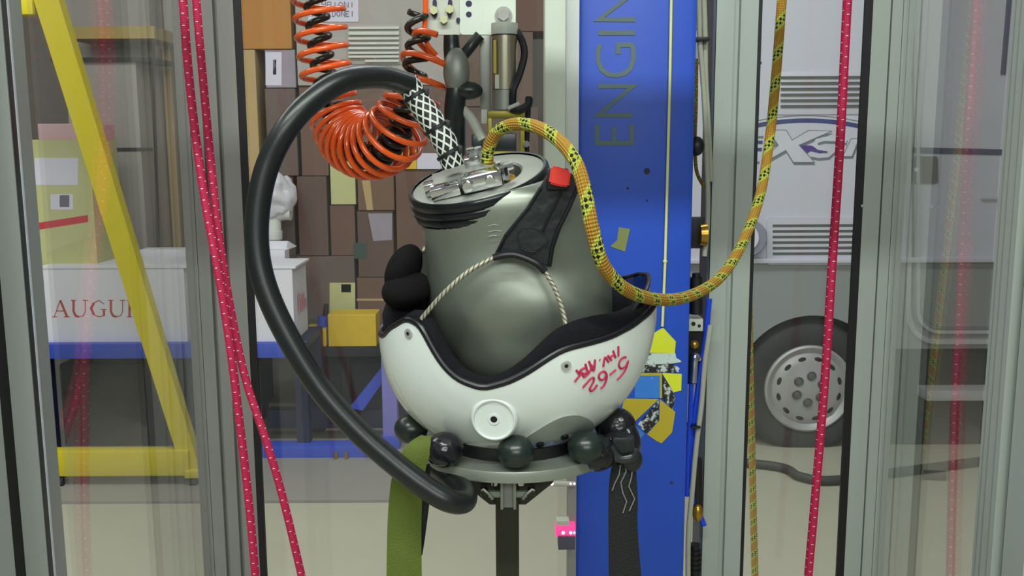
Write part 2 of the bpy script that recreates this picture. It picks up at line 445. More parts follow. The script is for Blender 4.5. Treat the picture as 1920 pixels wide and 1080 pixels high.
# ------------------------------------------------------------------ setting
obj('floor', MB().bb(-6, 6, -3, 9, -.05, 0), m_floor, kind='structure', smooth=0)
obj('wall_back', MB().bb(-6, 6, 7.2, 7.3, 0, 4.2), m_wall, kind='structure', smooth=0)
obj('wall_left', MB().bb(-6.1, -6, -3, 7.3, 0, 4.2), m_wall, kind='structure', smooth=0)
obj('wall_right', MB().bb(6, 6.1, -3, 7.3, 0, 4.2), m_wall, kind='structure', smooth=0)
obj('floor_slab', MB().bb(-3.5, -.25, 3.82, 7.0, 0, .012), m_grey_slab, smooth=0,  # thin slab, darker and greyer than the floor around it
    label='thin darker grey slab on the floor under the blue trolley and white boxes', cat='mat')

# ------------------------------------------------------------------ machine guard: profile posts and clear panels
def post(name, xl, xr, Y, m, label, slots, depth=.05, ztop=2.45, group=None, sw=.10):
    t = thing(name, (P((xl + xr) / 2, 540, Y).x, Y + depth / 2, 0), label, 'post', group)
    x0, x1 = P(xl, 540, Y).x, P(xr, 540, Y).x; w = x1 - x0
    pts = [(x0, Y)]
    for s_ in slots:
        a, b = x0 + w * (s_ - sw / 2), x0 + w * (s_ + sw / 2)
        pts += [(a, Y), (a + w * .015, Y + .010), (b - w * .015, Y + .010), (b, Y)]
    pts += [(x1, Y), (x1, Y + depth), (x0, Y + depth)]
    mb = MB().prism([Vector((x, y, 0)) for x, y in pts], (0, 0, ztop))
    obj('profile', mb, m, t, smooth=0)
    return t, x0, x1
tA, a0, a1 = post('guard_post', 2, 46, .95, m_alu, 'grey slotted aluminium post at the left end of the left clear panel', [], .04)
obj('slot', MB().bb(a1 - .001, a1 + .0006, .9515, .9600, 0, 2.45), m_mech, tA, smooth=0)
obj('slot_strip', MB().bb(a1 - .001, a1 + .0012, .9600, .9635, 0, 2.45), mat('light_strip', (196, 198, 204), .5), tA, smooth=0)
obj('gap_seal', MB().bb(a0 - .022, a0, .955, .985, 0, 2.45), m_seal, tA, smooth=0)
tF, f0, f1 = post('guard_post', -130, -64, .86, m_alu_green, 'pale foreground post cut by the bottom left edge of the photo', [.5], .04)
tB, b0, b1 = post('guard_post', 374, 462, 1.6, m_alu_dusty, 'grey slotted aluminium post behind the pair of pink ropes', [.30, .62], .03, sw=.09)
obj('black_seal', MB().bb(b1, b1 + .012, 1.6, 1.606, 0, 2.45), m_seal, tB)
tC, c0, c1 = post('guard_post', 1330, 1405, 1.6, m_alu_green, 'grey slotted aluminium post just right of the blue column', [.50], .06, sw=.16)
obj('black_seal', MB().bb(c1, c1 + .006, 1.6, 1.685, 0, 2.45), m_seal, tC)
obj('edge_strip', MB().bb(c0 - .006, c0 - .002, 1.597, 1.66, 0, 2.45), mat('dark_strip', (60, 66, 84), .4), tC)
tD, d0, d1 = post('guard_post', 1610, 1664, 1.6, m_alu_green, 'green-grey aluminium post with wide black seal between the two camper views', [.62], .014, sw=.06)
obj('black_seal', MB().bb(d0 - .013, d0, 1.6, 1.606, 0, 2.45), m_seal, tD)
obj('rivet', MB().sph((d0 - .002, 1.598, P(1608, 386, 1.6).z), .0028), m_bolt, tD)
tE, e0, e1 = post('guard_post', 1898, 1950, .95, m_alu_green, 'pale green aluminium post at the right edge of the photo', [.5], .04, sw=.2)
for k, y in enumerate((.958, .972, .982)): obj('side_groove', MB().bb(e0 - .0006, e0 + .001, y, y + .0016, 0, 2.45), m_alu_dusty, tE, smooth=0)
tG, g0, g1 = post('guard_post', 1962, 2030, .90, m_alu_green, 'pale green post cut by the lower right corner of the photo', [.5], .04)

def panel(name, pa, pb, m, label, z0=.08, z1=2.4, th=.005):
    pa, pb = Vector((*pa, 0)), Vector((*pb, 0)); d = (pb - pa); n = Vector((-d.y, d.x, 0)).normalized() * th / 2
    mb = MB().prism([pa - n + Vector((0, 0, z0)), pb - n + Vector((0, 0, z0)), pb + n + Vector((0, 0, z0)), pa + n + Vector((0, 0, z0))], (0, 0, z1 - z0))
    return obj(name, mb, m, smooth=0, label=label, cat='clear panel')
xbl = b0 - .008
panel('clear_panel', (a1 + .007, .992), (xbl, 1.62), m_clear_l, 'scratched clear panel in front of the yellow frame, reflecting ropes')
panel('clear_panel', (b1 - .004, 1.672), (c0 - .002, 1.672), m_clear, 'wide clear panel behind the helmet and coiled hoses')
panel('clear_panel', (c1 + .007, 1.672), (d0 + .012, 1.672), m_clear, 'narrow clear panel in front of the camper wheel')
panel('clear_panel', (e0 + .002, .992), (d1 + .012, 1.62), m_clear_r, 'scratched clear panel in front of the camper door')
obj('panel_channel', MB().bb(b0 - .020, b0 - .001, 1.60, 1.64, 0, 2.45), m_alu_dusty, smooth=0,
    label='narrow dusty channel holding the far edge of the left clear panel', cat='channel')
obj('panel_channel', MB().bb(d1 + .001, d1 + .020, 1.60, 1.64, 0, 2.45), m_alu_green, smooth=0,
    label='narrow greenish channel holding the far edge of the right clear panel', cat='channel')
obj('crossbeam', MB().bb(a0, g1, .80, .84, 2.015, 2.098), m_alu, smooth=0,
    label='horizontal aluminium beam across the guard above the helmet', cat='beam')

# ------------------------------------------------------------------ blue column and what is fixed to it
YC = 1.5
x0, x1 = P(1080, 540, YC).x, P(1296, 540, YC).x
tcol = thing('blue_column', ((x0 + x1) / 2, YC + .05, 0), 'tall blue steel column with grey capital letters running up it', 'column')
obj('shaft', MB().bb(x0, x1, YC, YC + .12, 0, 2.9, .010), m_blue, tcol, smooth=40)
obj('base_plate', MB().bb(x0 - .05, x1 + .05, YC - .04, YC + .16, 0, .02), m_blue, tcol, smooth=0)
def lp(pts): return [(1040 + a / 3, b / 3) for a, b in pts]
LET = [  # E N G I N, read from bottom to top
    lp([(240, 700), (240, 805), (432, 805), (432, 700)]), lp([(335, 805), (335, 715)]),
    lp([(436, 648), (245, 648), (440, 485), (245, 485)]),
    lp([(255, 250), (243, 290), (245, 345), (262, 390), (300, 418), (350, 424), (395, 412), (425, 385), (442, 335), (441, 275), (430, 252), (357, 252), (357, 305)]),
    lp([(245, 185), (450, 185)]),
    lp([(452, 110), (248, 110), (452, -45), (248, -45)]),
]
obj('lettering', MB().strokes(LET, YC, 8.5), m_letter, tcol, smooth=0, label='grey letters E N G I N')
sp = MB()
for (x, y, r) in ((1213, 321, 6), (1177, 353, 2.5), (1259, 905, 3), (1213, 376, 2), (1150, 520, 2), (1246, 760, 2), (1232, 655, 1.8)):
    sp.poly(ellipse_px(x, y, r, r, 10), YC, .0006)
obj('paint_chip', sp, m_dk, tcol, smooth=0)
obj('tape_patch', MB().poly([(1160, 426), (1181, 429), (1172, 472), (1144, 462), (1157, 450)], YC), m_tape, smooth=0,
    label='small piece of olive tape stuck on the blue column', cat='tape')
cordm = MB().sweep([P(1266, -420, YC - .004), P(1256, 150, YC - .004), P(1250, 380, YC - .004), P(1247, 495, YC - .004), P(1242, 612, YC - .003)], .0022, 8)
cordm.sph(P(1247, 490, YC - .004), .0034)
obj('taut_cord', cordm, m_cordw, label='thin pale yellow cord stretched straight down the blue column', cat='cord')
ts = thing('hazard_sticker', P(1235, 800, YC), 'torn yellow, black and blue hazard sticker on the blue column', 'sticker')
for nm, m, pts in (
    ('yellow_patch', m_yellow, [(1218, 630), (1233, 620), (1243, 614), (1267, 640), (1265, 662), (1215, 661)]),
    ('white_patch', m_wht_st, [(1205, 662), (1266, 662), (1268, 671), (1280, 678), (1262, 681), (1208, 684)]),
    ('black_patch', m_blk_st, [(1200, 684), (1262, 682), (1274, 690), (1272, 698), (1196, 698)]),
    ('yellow_border', m_yellow2, [(1190, 699), (1241, 699), (1241, 746), (1237, 746), (1237, 704), (1190, 704)]),
    ('blue_patch', m_blue_st, [(1190, 704), (1237, 704), (1237, 746), (1190, 746)]),
    ('black_patch', m_blk_st, [(1241, 703), (1263, 735), (1266, 745), (1261, 768), (1241, 747)]),
    ('yellow_patch', m_yellow, [(1241, 699), (1278, 701), (1277, 732), (1263, 735)]),
    ('yellow_patch', m_yellow2, [(1170, 747), (1235, 748), (1205, 776), (1191, 789), (1166, 766)]),
    ('black_patch', m_blk_st, [(1235, 750), (1235, 788), (1211, 813), (1196, 795)]),
    ('yellow_patch', m_yellow2, [(1237, 748), (1266, 772), (1260, 810), (1240, 831), (1230, 826), (1213, 814), (1236, 788)]),
    ('blue_patch', m_blue_st, [(1172, 790), (1186, 793), (1209, 813), (1192, 832), (1178, 825)])):
    obj(nm, MB().poly(pts, YC, .0012 if 'border' not in nm else .0016), m, ts, smooth=0)

# white guide rail and grey strip beside the column
rx0, rx1 = P(1021, 200, 1.45).x, P(1061, 200, 1.45).x
tr_ = thing('guide_rail', (rx0, 1.47, P(1040, 345, 1.45).z), 'white guide rail at the left side of the blue column', 'rail')
obj('rail_face', MB().bb(rx0, rx1, 1.45, 1.50, P(1040, 350, 1.45).z, 2.6, .004), m_bracket, tr_)
obj('rail_side', MB().bb(rx1, x0 + .001, 1.475, 1.52, P(1040, 350, 1.45).z, 2.6), m_alu, tr_, smooth=0)
gx0, gx1 = P(1065, 990, 1.49).x, x0
tst = thing('sensor_gate', (gx0, 1.5, 0), 'grey sensor strip with glowing red lights left of the blue column', 'sensor')
obj('strip', MB().bb(gx0, gx1 + .002, 1.492, 1.53, 0, P(1070, 870, 1.49).z), m_alu_dusty, tst, smooth=0)
hb = MB(); rects(hb, 1047, 1006, 1078, 1031, 1.47, .03, .001); obj('housing', hb, m_house, tst)
hb = MB(); rects(hb, 1043, 977, 1068, 986, 1.475, .02, .001); obj('lens_holder', hb, m_bracket2, tst)
hb = MB(); rects(hb, 1042, 986, 1079, 1006, 1.474, .02, .001); obj('light_window', hb, m_led, tst, label='glowing pink window')
for (x, y, r) in ((1056, 999, 3.4), (1070, 999, 3.2), (1077, 999, 2.4), (1035, 907, 3.4), (1070, 907, 2.2), (1077, 907, 2.2)):
    obj('led', MB().sph(P(x, y, 1.473), r * mpp(1.473)), m_led_hot, tst)
hb = MB(); hb.cyl(P(1035, 907, 1.475), P(1078, 907, 1.49), .004); obj('led_arm', hb, m_bracket2, tst)

# cables and pneumatic fittings on the right flank of the column
YV = 1.56
def cable(name, tri, r, m, label, cat='cable', grp=None):
    return obj(name, MB().sweep(ipath(tri, 10), r, 10), m, label=label, cat=cat, group=grp)
cable('grey_cable', [(1316, -420, YV), (1310, -60, YV), (1311, 40, YV), (1312, 75, YV), (1320, 180, YV), (1325, 300, YV), (1327, 400, YV), (1321, 480, YV)], .0042, m_greycable,
      'grey cable hanging beside the upper right edge of the blue column')
cable('grey_cable', [(1328, -420, YV + .01), (1320, -60, YV + .01), (1321, 40, YV + .01), (1322, 78, YV + .01), (1323, 150, YV + .01), (1329, 260, YV + .01), (1333, 340, YV + .01)], .0045, m_greycable,
      'second pale cable, tied to its neighbour by a black tie near the top')
ct = MB(); rects(ct, 1304, 69, 1331, 76, YV - .012, .03, .001); obj('cable_tie', ct, m_seal, label='black tie around the two upper grey cables', cat='cable tie')
cable('orange_cord', [(1306, 110, 1.55), (1305, 200, 1.55), (1303, 262, 1.55), (1306, 320, 1.55), (1321, 352, 1.55)], .0030, m_cord,
      'thin orange and black cord behind the right edge of the blue column', 'cord')
obj('black_knob', MB().sph(P(1306, 274, 1.548), .0125, .0125, .0155), m_black, label='round black knob at the right edge of the blue column', cat='knob')
tv = thing('solenoid_valve', P(1310, 465, YV), 'black valve with brass body between blue column and post', 'valve')
vb = MB(); rects(vb, 1288, 409, 1325, 466, YV, .03, .002); obj('coil', vb, m_seal, tv)
obj('brass_body', MB().cyl(P(1312, 440, YV - .004), P(1324, 440, YV - .004), .0165, .019), m_brass, tv)
cable('grey_cable', [(1332, 610, YV), (1322, 680, YV), (1315, 760, YV), (1305, 840, YV), (1298, 920, YV), (1291, 1000, YV), (1290, 1110, YV)], .0044, m_greycable,
      'long grey cable running down the right edge of the blue column')
cable('blue_air_hose', [(1330, 560, YV + .012), (1322, 640, YV + .012), (1310, 720, YV + .012), (1300, 800, YV + .012), (1296, 860, YV + .012), (1300, 930, YV + .012), (1320, 985, YV + .012)], .0048, m_bluehose,
      'bright blue air hose curving down past the cable tie', 'air hose')
cable('blue_air_hose', [(1296, 718, YV + .004), (1294, 780, YV + .004), (1290, 840, YV + .004), (1288, 930, YV + .004)], .0040, m_bluehose,
      'blue air hose hanging from the chrome elbow fitting', 'air hose')
ct = MB(); rects(ct, 1297, 800, 1314, 804, YV - .010, .025, .0008); obj('cable_tie', ct, m_seal, label='black tie around the blue hose and grey cable', cat='cable tie')
tf = thing('air_valve', P(1305, 722, YV), 'stack of black regulator, brass knob and chrome elbow beside the column', 'valve')
vb = MB(); vb.cyl(P(1305, 588, YV), P(1305, 520, YV), .011); vb.cyl(P(1306, 520, YV), P(1306, 512, YV), .007); obj('regulator', vb, m_seal, tf)
vb = MB(); rects(vb, 1290, 598, 1318, 621, YV - .006, .03, .001); obj('metal_block', vb, m_bracket2, tf)
vb = MB(); vb.poly(ellipse_px(1300, 607, 4, 4, 12), YV - .006, .001); vb.poly(ellipse_px(1311, 611, 3, 3, 12), YV - .006, .001); obj('port', vb, m_seal, tf, smooth=0)
vb = MB(); rects(vb, 1288, 622, 1316, 720, YV + .014, .02); obj('manifold', vb, m_seal, tf, smooth=0)
obj('brass_knob', MB().sph(P(1302, 646, YV), .0075), m_brass, tf)
obj('elbow_fitting', MB().sweep(ipath([(1309, 672, YV + .01), (1303, 668, YV), (1301, 690, YV), (1299, 717, YV)], 6), .0065, 12), m_chrome, tf)
vb = MB(); vb.cyl(P(1306, 860, YV + .016), P(1307, 960, YV + .016), .010); obj('lower_regulator', vb, m_seal, tf)
obj('drain_cup', MB().sph(P(1308, 962, YV + .005), .009, .009, .016), m_brass, tf)
vb = MB()
for k in range(5): vb.cyl(P(1303, 1030 + k * 9, YV + .012), P(1303, 1036 + k * 9, YV + .012), .011)
vb.cyl(P(1303, 1020, YV + .012), P(1303, 1085, YV + .012), .009); obj('corrugated_cap', vb, m_seal, tf)

# ------------------------------------------------------------------ drop carriage
YB = 1.43
tb = thing('drop_carriage', P(900, 65, YB), 'white drilled bracket with steel actuator hanging above the helmet', 'carriage')
def rrect_px(x0, y0, x1, y1, r, n=5):
    out = []
    for cx, cy, a0 in ((x1 - r, y0 + r, -90), (x1 - r, y1 - r, 0), (x0 + r, y1 - r, 90), (x0 + r, y0 + r, 180)):
        for k in range(n + 1):
            a = R(a0 + 90 * k / n); out.append((cx + r * math.cos(a), cy + r * math.sin(a)))
    return out
obj('bracket_plate', MB().prism([P(*p, YB) for p in rrect_px(862, -420, 967, 65, 7)], (0, .008, 0)), m_bracket, tb)
obj('bracket_wing', MB().prism([P(*p, YB + .003) for p in rrect_px(804, -420, 872, 65, 10)], (0, .008, 0)), m_bracket2, tb)
hm = MB()
for (x, y, rx, ry) in ((879, 7, 6, 6), (879, 27, 5.5, 5.5), (815, 6, 4, 9), (844, 6, 4, 9), (815, 26, 5, 8), (843, 26, 4, 8), (859, 38, 4, 5)):
    hm.poly(ellipse_px(x, y, rx, ry, 18), YB, .0006)
obj('hole', hm, mat('hole_dark', (58, 50, 78), .8), tb, smooth=0)
for (x, y) in ((813, 19), (843, 17), (832, 36)):
    obj('nut', MB().cyl(P(x, y, YB - .008), P(x, y, YB + .003), .0062, seg=6), m_cream, tb)
bo = MB(); bo.cyl(P(944, 27, YB - .012), P(944, 27, YB), .0088, seg=6); bo.cyl(P(944, 29, YB - .003), P(944, 29, YB), .0125); obj('bolt', bo, m_bolt, tb)
YA = 1.40
ca = lambda y0, y1, r, xx=946: (P(xx, y0, YA), P(xx, y1, YA), r)
act = MB(); act.cyl(*ca(66, 168, .0185)); actuator = obj('actuator', act, m_cyl, tb)
obj('collar', MB().cyl(*ca(44, 66, .0190)), m_bracket2, actuator)
obj('lower_collar', MB().cyl(*ca(169, 206, .0180)), m_flange, actuator)
obj('band', MB().cyl(*ca(65.5, 68, .0193)), m_mech, actuator)
lb = MB(); rects(lb, 928, 140, 936, 166, YA - .0182, .006); obj('sticker', lb, m_bracket2, actuator, smooth=0)
lb = MB(); rects(lb, 925, 75, 931, 138, YA - .0175, .008); obj('brass_strip', lb, m_olive_metal, actuator, smooth=0)
obj('cable', MB().sweep(ipath([(969, 58, YA), (980, 80, YA - .004), (983, 105, YA - .006), (974, 140, YA - .012), (963, 168, YA - .018), (961, 195, YA - .016)], 10), .0052, 10), m_seal, actuator)
obj('cable', MB().sweep(ipath([(958, 203, YA - .02), (975, 205, YA - .022), (990, 196, YA - .02), (992, 184, YA - .015)], 8), .0055, 10), m_seal, actuator)
obj('cable', MB().sweep(ipath([(990, 190, YA - .016), (990, 210, YA - .01), (988, 250, YA), (987, 300, YA)], 8), .004, 10), m_seal, actuator)
obj('pale_tie', MB().sweep(ipath([(953, 203, YA - .026), (962, 199, YA - .029), (973, 194, YA - .027)], 5), .0028, 8), m_bracket2, actuator)
ob = MB()
for r_ in ((914, 208, 984, 221), (914, 221, 923, 292), (975, 221, 984, 292), (914, 284, 984, 294)): rects(ob, *r_, YA - .015, .035, .0012)
ob_ = obj('release_block', ob, m_olive_metal, tb)
rb = MB(); rects(rb, 926, 250, 968, 286, YA - .004, .02, .002); obj('release_jaw', rb, m_mech, ob_)
rb = MB(); rects(rb, 902, 205, 914, 232, YA - .01, .02, .001); obj('side_plate', rb, m_bracket2, ob_)
obj('screw', MB().cyl(P(987, 270, YA - .02), P(987, 270, YA), .005, seg=6), m_chrome, ob_)
# dark gripper arms left of the actuator
gm = MB()
gm.sweep(ipath([(846, 66, YA + .01), (848, 100, YA + .01), (856, 150, YA), (853, 200, YA), (852, 300, YA + .02)], 6), lambda t: .011 + .006 * t, 12)
gm.sweep(ipath([(900, 66, YA + .01), (880, 90, YA + .01), (860, 120, YA), (856, 150, YA)], 6), .008, 12)
gm.sph(P(878, 170, YA - .005), .021, .015, .013)
obj('gripper_arm', gm, m_mech, tb)
obj('gripper_bulb', MB().sph(P(856, 135, YA - .004), .019, .016, .034), m_flange, tb)
gm = MB(); rects(gm, 899, 66, 921, 210, YA + .02, .02, .002); obj('rear_bar', gm, m_flange, tb)
gm = MB(); gm.sweep(ipath([(868, 205, YA), (885, 225, YA - .004), (905, 262, YA - .008)], 6), .007, 10); obj('lever', gm, m_bracket2, tb)
gm = MB(); rects(gm, 884, 252, 905, 290, YA - .01, .02, .002); obj('catch', gm, m_mech, tb)

# ------------------------------------------------------------------ headform
HY = 1.05; HC = P(971, 585, HY)
K = mpp(HY)
secs = [((786, 392), (1040, 330), .070), ((789, 412), (1086, 346), .073), ((796, 450), (1108, 395), .072), ((801, 500), (1128, 455), .074), ((802, 545), (1142, 508), .077),
        ((806, 580), (1147, 556), .0785), ((820, 622), (1142, 606), .076), ((848, 672), (1112, 668), .067), ((890, 715), (1060, 715), .045), ((930, 738), (1010, 738), .020)]
def headring(L, Rr, d, n=56):
    A, B = P(*L, HY), P(*Rr, HY); c = (A + B) / 2; h = (B - A) / 2; out = []
    for k in range(n):
        a = 2 * math.pi * k / n; ca_, sa_ = math.cos(a), math.sin(a)
        sx = math.copysign(abs(ca_) ** .9, ca_); sy = math.copysign(abs(sa_) ** .9, sa_)
        out.append(c + h * sx + Vector((0, d * sy, 0)))
    return out
cols = [headring(*s_) for s_ in secs]
rings = []
for k in range(56):
    rings.append(spline([c[k] for c in cols], 6))
rings = [[rings[k][j] for k in range(56)] for j in range(len(rings[0]))]
def tpx(p):
    q = p - CAM; d = q.dot(FW); return 960 + F * q.dot(RT) / d, 540 - F * q.dot(UP) / d
for r_ in rings:
    for k, p in enumerate(r_):
        if p.y < HY:
            x, y = tpx(p); o = 0
            for cx, cy, sx_, sy_, am in ((1040, 515, 75, 34, -.005), (900, 470, 60, 40, -.002), (850, 560, 40, 60, .002), (960, 640, 120, 45, -.004)):
                o += am * math.exp(-((x - cx) / sx_) ** 2 - ((y - cy) / sy_) ** 2)
            r_[k] = p + Vector((0, -o, 0))
th_ = thing('headform', P(930, 738, HY), 'grey metal head form upside down inside the white helmet', 'headform')
body = obj('head_body', MB().loft(rings), m_steel, th_, smooth=60)
sm = MB()
for (x, y, w) in ((925, 422, 9), (928, 433, 13), (923, 442, 8)):
    sm.sweep([P(x - w, y + 2, HY - .0758), P(x, y - 1, HY - .0766), P(x + w, y, HY - .0762)], .0003, 6)
obj('scratch', sm, m_flange, th_)
roll, tip = R(13), R(15.5)
E1 = Vector((math.cos(roll), 0, math.sin(roll)))
NN = Vector((-math.sin(roll) * math.cos(tip), -math.sin(tip), math.cos(roll) * math.cos(tip))).normalized()
E2 = NN.cross(E1).normalized()
FC = P(896, 334, HY)
pp = lambda u, v, h: FC + E1 * u + E2 * v + NN * h
ROT = Matrix((E1, E2, NN)).transposed()
Rf = .0745
fl = MB().lathe(FC, NN, [(.046, -.040), (.048, -.002), (.050, 0), (Rf - .003, 0), (Rf, -.0015), (Rf, -.032)], 72, False)
fl.lathe(FC, NN, [(.0465, -.040), (.0001, -.040)], 72, False)
obj('neck_flange', fl, m_flange, th_, smooth=40)
prof = [(Rf - .001, .0012), (Rf + .0016, .0016), (Rf + .0036, -.001), (Rf + .0042, -.008), (Rf + .0030, -.0095), (Rf + .0046, -.0115), (Rf + .0046, -.0165), (Rf + .0032, -.0180),
        (Rf + .0044, -.0200), (Rf + .0036, -.0260), (Rf + .0005, -.0300), (Rf - .002, -.0305)]
obj('rubber_band', MB().lathe(FC, NN, prof, 72, False), mat('glossy_black_band', (20, 22, 26), .22, var=.15, scale=30, bump=.35, bscale=26), th_, smooth=60)
bx = lambda u0, u1, v0, v1, h0, h1, bev=.0012: MB().box(pp((u0 + u1) / 2, (v0 + v1) / 2, (h0 + h1) / 2), (u1 - u0, v1 - v0, h1 - h0), ROT, bev)
cl = obj('clamp_plate', bx(-.050, .026, -.030, .030, .002, .008), m_flange, th_)
obj('clamp_block', bx(-.050, -.019, -.047, -.028, .001, .013), m_chrome, cl)
obj('clamp_lug', bx(-.057, -.046, -.028, -.012, .001, .014), m_chrome, cl)
obj('clamp_jaw', bx(-.016, .026, -.049, -.026, .001, .018, .003), m_chrome, cl)
obj('clamp_jaw', bx(-.012, .006, .026, .044, .004, .016, .002), m_chrome, cl)
for (u, v, h, ax) in ((-.010, -.0475, .010, -1), (.014, -.0475, .010, -1)):
    obj('bolt', MB().cyl(pp(u, v, h), pp(u, v - .008, h), .0055, seg=12), m_chrome, cl)
for (u, v, h) in ((.006, .034, .016), (.024, -.012, .008), (.030, -.034, .008), (-.002, .030, .018)):
    obj('bolt', MB().cyl(pp(u, v, h - .006), pp(u, v, h + .008), .0048, seg=8), m_chrome, cl)
obj('cross_bolt', MB().cyl(pp(.020, -.034, .014), pp(.040, -.030, .014), .0042, seg=10), m_chrome, cl)
kn = MB(); kn.sph(pp(.034, -.024, -.002), .007, .006, .006); obj('yellow_knot', kn, m_rope, cl)

# ------------------------------------------------------------------ helmet
SA, SB, SCD, SCU, NEX = .1535, .124, .1545, .30, 2.25
def shell_rho(z):
    h = -z / SCD if z < 0 else z / SCU
    return max(0, 1 - min(1, h) ** NEX) ** (1 / NEX)
def shell_pt(az, z, sc=1.0, dz=0.0):
    r = shell_rho(z) * sc
    return HC + Vector((SA * r * math.cos(az) + .075 * min(0, z), SB * r * math.sin(az), z + dz))
def shell_f(p):
    q = p - HC; r = math.hypot((q.x - .075 * min(0, q.z)) / SA, q.y / SB); h = -q.z / SCD if q.z < 0 else q.z / SCU
    return r ** NEX + min(h, 2) ** NEX - 1
def hit(px, py):
    d = ray(px, py).normalized(); t = .6; step = .002; best = None; bt = 1e9
    while t < 1.5:
        f = shell_f(CAM + d * t)
        if f < bt: bt = f; best = t
        if f < 0:
            lo, hi = t - step, t
            for _ in range(30):
                m_ = (lo + hi) / 2
                if shell_f(CAM + d * m_) < 0: hi = m_
                else: lo = m_
            best = hi; break
        t += step
    return CAM + d * best
near = [(718, 634), (736, 615), (762, 600), (786, 612), (800, 640), (815, 668), (833, 695), (860, 718), (905, 733), (950, 722), (985, 705),
        (1015, 685), (1040, 668), (1062, 657), (1100, 648), (1140, 637), (1180, 618), (1208, 598), (1230, 573)]
tab = []
for q in near:
    p = hit(*q) - HC
    be = abs(math.degrees(math.atan2(p.y / SB, (p.x - .075 * min(0, p.z)) / SA))); tab.append((be, p.z))
tab.sort(); tab = [(0, tab[0][1] + .004)] + tab + [(180, tab[-1][1] - .004)]
def rimz(az):
    be = abs((math.degrees(az) + 180) % 360 - 180)
    for (a, za), (b, zb) in zip(tab[:-1], tab[1:]):
        if a <= be <= b:
            t = (be - a) / max(1e-6, b - a); t = t * t * (3 - 2 * t) * .5 + t * .5
            return za + (zb - za) * t
    return tab[-1][1]
NA, NJ = 160, 26
AZ = [2 * math.pi * k / NA for k in range(NA)]
RZ = [rimz(a) for a in AZ]
for _ in range(2): RZ = [(RZ[i - 1] + 2 * RZ[i] + RZ[(i + 1) % NA]) / 4 for i in range(NA)]
def th_of(z):
    return math.asin(min(1, (-z / SCD)) ** (NEX / 2)) if z < 0 else -math.asin(min(1, (z / SCU)) ** (NEX / 2))
def shell_rows(sc, zoff, jn, bottom=True, upto=1.0):
    rows = []
    for j in range(jn + 1):
        t = j / jn * upto; row = []
        for az, rz in zip(AZ, RZ):
            t0 = th_of(rz); tt = t0 + (math.pi / 2 - t0) * t
            s_ = math.sin(tt)
            z = -SCD * abs(s_) ** (2 / NEX) if s_ > 0 else SCU * abs(s_) ** (2 / NEX)
            row.append(shell_pt(az, z, sc, zoff * (1 - t)))
        rows.append(row)
    return rows
tm = thing('helmet', HC + Vector((0, 0, -SCD)), 'white helmet upside down with red marker writing, black padding and visor', 'helmet')
outer = shell_rows(1, 0, NJ, upto=.985)
inner = [[HC + (p - HC) * .975 for p in r] for r in outer]
shell = obj('shell', MB().loft(outer[::-1] + inner, True, False, False), m_white, tm, smooth=50)
sm_ = MB(); sm_.loft([outer[-1], [HC + Vector((-.075 * SCD, 0, -SCD * .999))] * NA], True, False, False)
bmesh.ops.remove_doubles(sm_.bm, verts=sm_.bm.verts, dist=1e-6)
obj('crown_cap', sm_, m_white, shell)
rim_mid = [HC + (p - HC) * .985 + Vector((0, 0, .0015)) for p in outer[0]]
obj('edge_trim', MB().sweep(rim_mid, .0036, 10, closed=True), m_trim, tm)
li = []
def foam(k):       # how far the foam stands above the shell edge, more beside the temples
    be = abs((math.degrees(AZ[k]) + 180) % 360 - 180)
    return .009 + .017 * math.exp(-((be - 62) / 26) ** 2) + .004 * math.exp(-((be - 125) / 15) ** 2)
for sc, f in ((.972, 0), (.967, .45), (.955, .8), (.92, 1.0), (.87, .9), (.83, .2), (.81, -.8)):
    li.append([HC + Vector(((p - HC).x * sc, (p - HC).y * sc, (p - HC).z + foam(k) * f)) for k, p in enumerate(outer[0])])
for jj in (6, 12, 18, 23): li.append([HC + (p - HC) * .83 for p in outer[jj]])
obj('padding_liner', MB().loft(li, True, False, False), m_fabric, tm, smooth=60)
# nape rolls
def roll_pad(cx, cy, rx, rz, tilt, Yc, ry):
    return MB().sph(P(cx, cy, Yc), rx * K, ry, rz * K, Euler((0, R(tilt), 0)).to_matrix(), 36)
npd = obj('neck_pad', roll_pad(763, 543, 46, 33, -6, HY - .02, .055), m_pad, tm, smooth=80)
obj('neck_pad', roll_pad(757, 505, 32, 50, 24, HY + .01, .055), m_pad, tm, smooth=80)
nb = []
for (x, y, r) in ((762, 640, 34), (759, 610, 40), (757, 585, 40), (760, 560, 34)):
    c = P(x, y, HY + .012); nb.append([c + Vector((math.cos(2 * math.pi * k / 28) * r * K, math.sin(2 * math.pi * k / 28) * .052, 0)) for k in range(28)])
obj('nape_lining', MB().loft(nb), m_fabric, tm, smooth=80)
# smoked visor: far and front part of the brow
vz = []; N_V = 40
va = [R(-38 + 112 * k / (N_V - 1)) for k in range(N_V)]
for (sc, dz, f) in ((.955, -.012, 0), (.955, .004, 0), (.95, .016, 1), (.94, .026, 1)):
    vz.append([shell_pt(a, rimz(a), sc, dz * (math.sin(math.pi * (k + .5) / N_V) ** .5 if f else 1)) for k, a in enumerate(va)])
vin = [[HC + Vector(((p - HC).x * .985, (p - HC).y * .985, (p - HC).z)) for p in r] for r in vz]
vb = MB(); vb.loft(vz, False, False, False); vb.loft(vin, False, False, False); vis = obj('visor', vb, m_visor, tm, smooth=60)
obj('visor_rim', MB().sweep([p + Vector((0, 0, .0005)) for p in vz[-1]], .0022, 8), m_trim, vis)
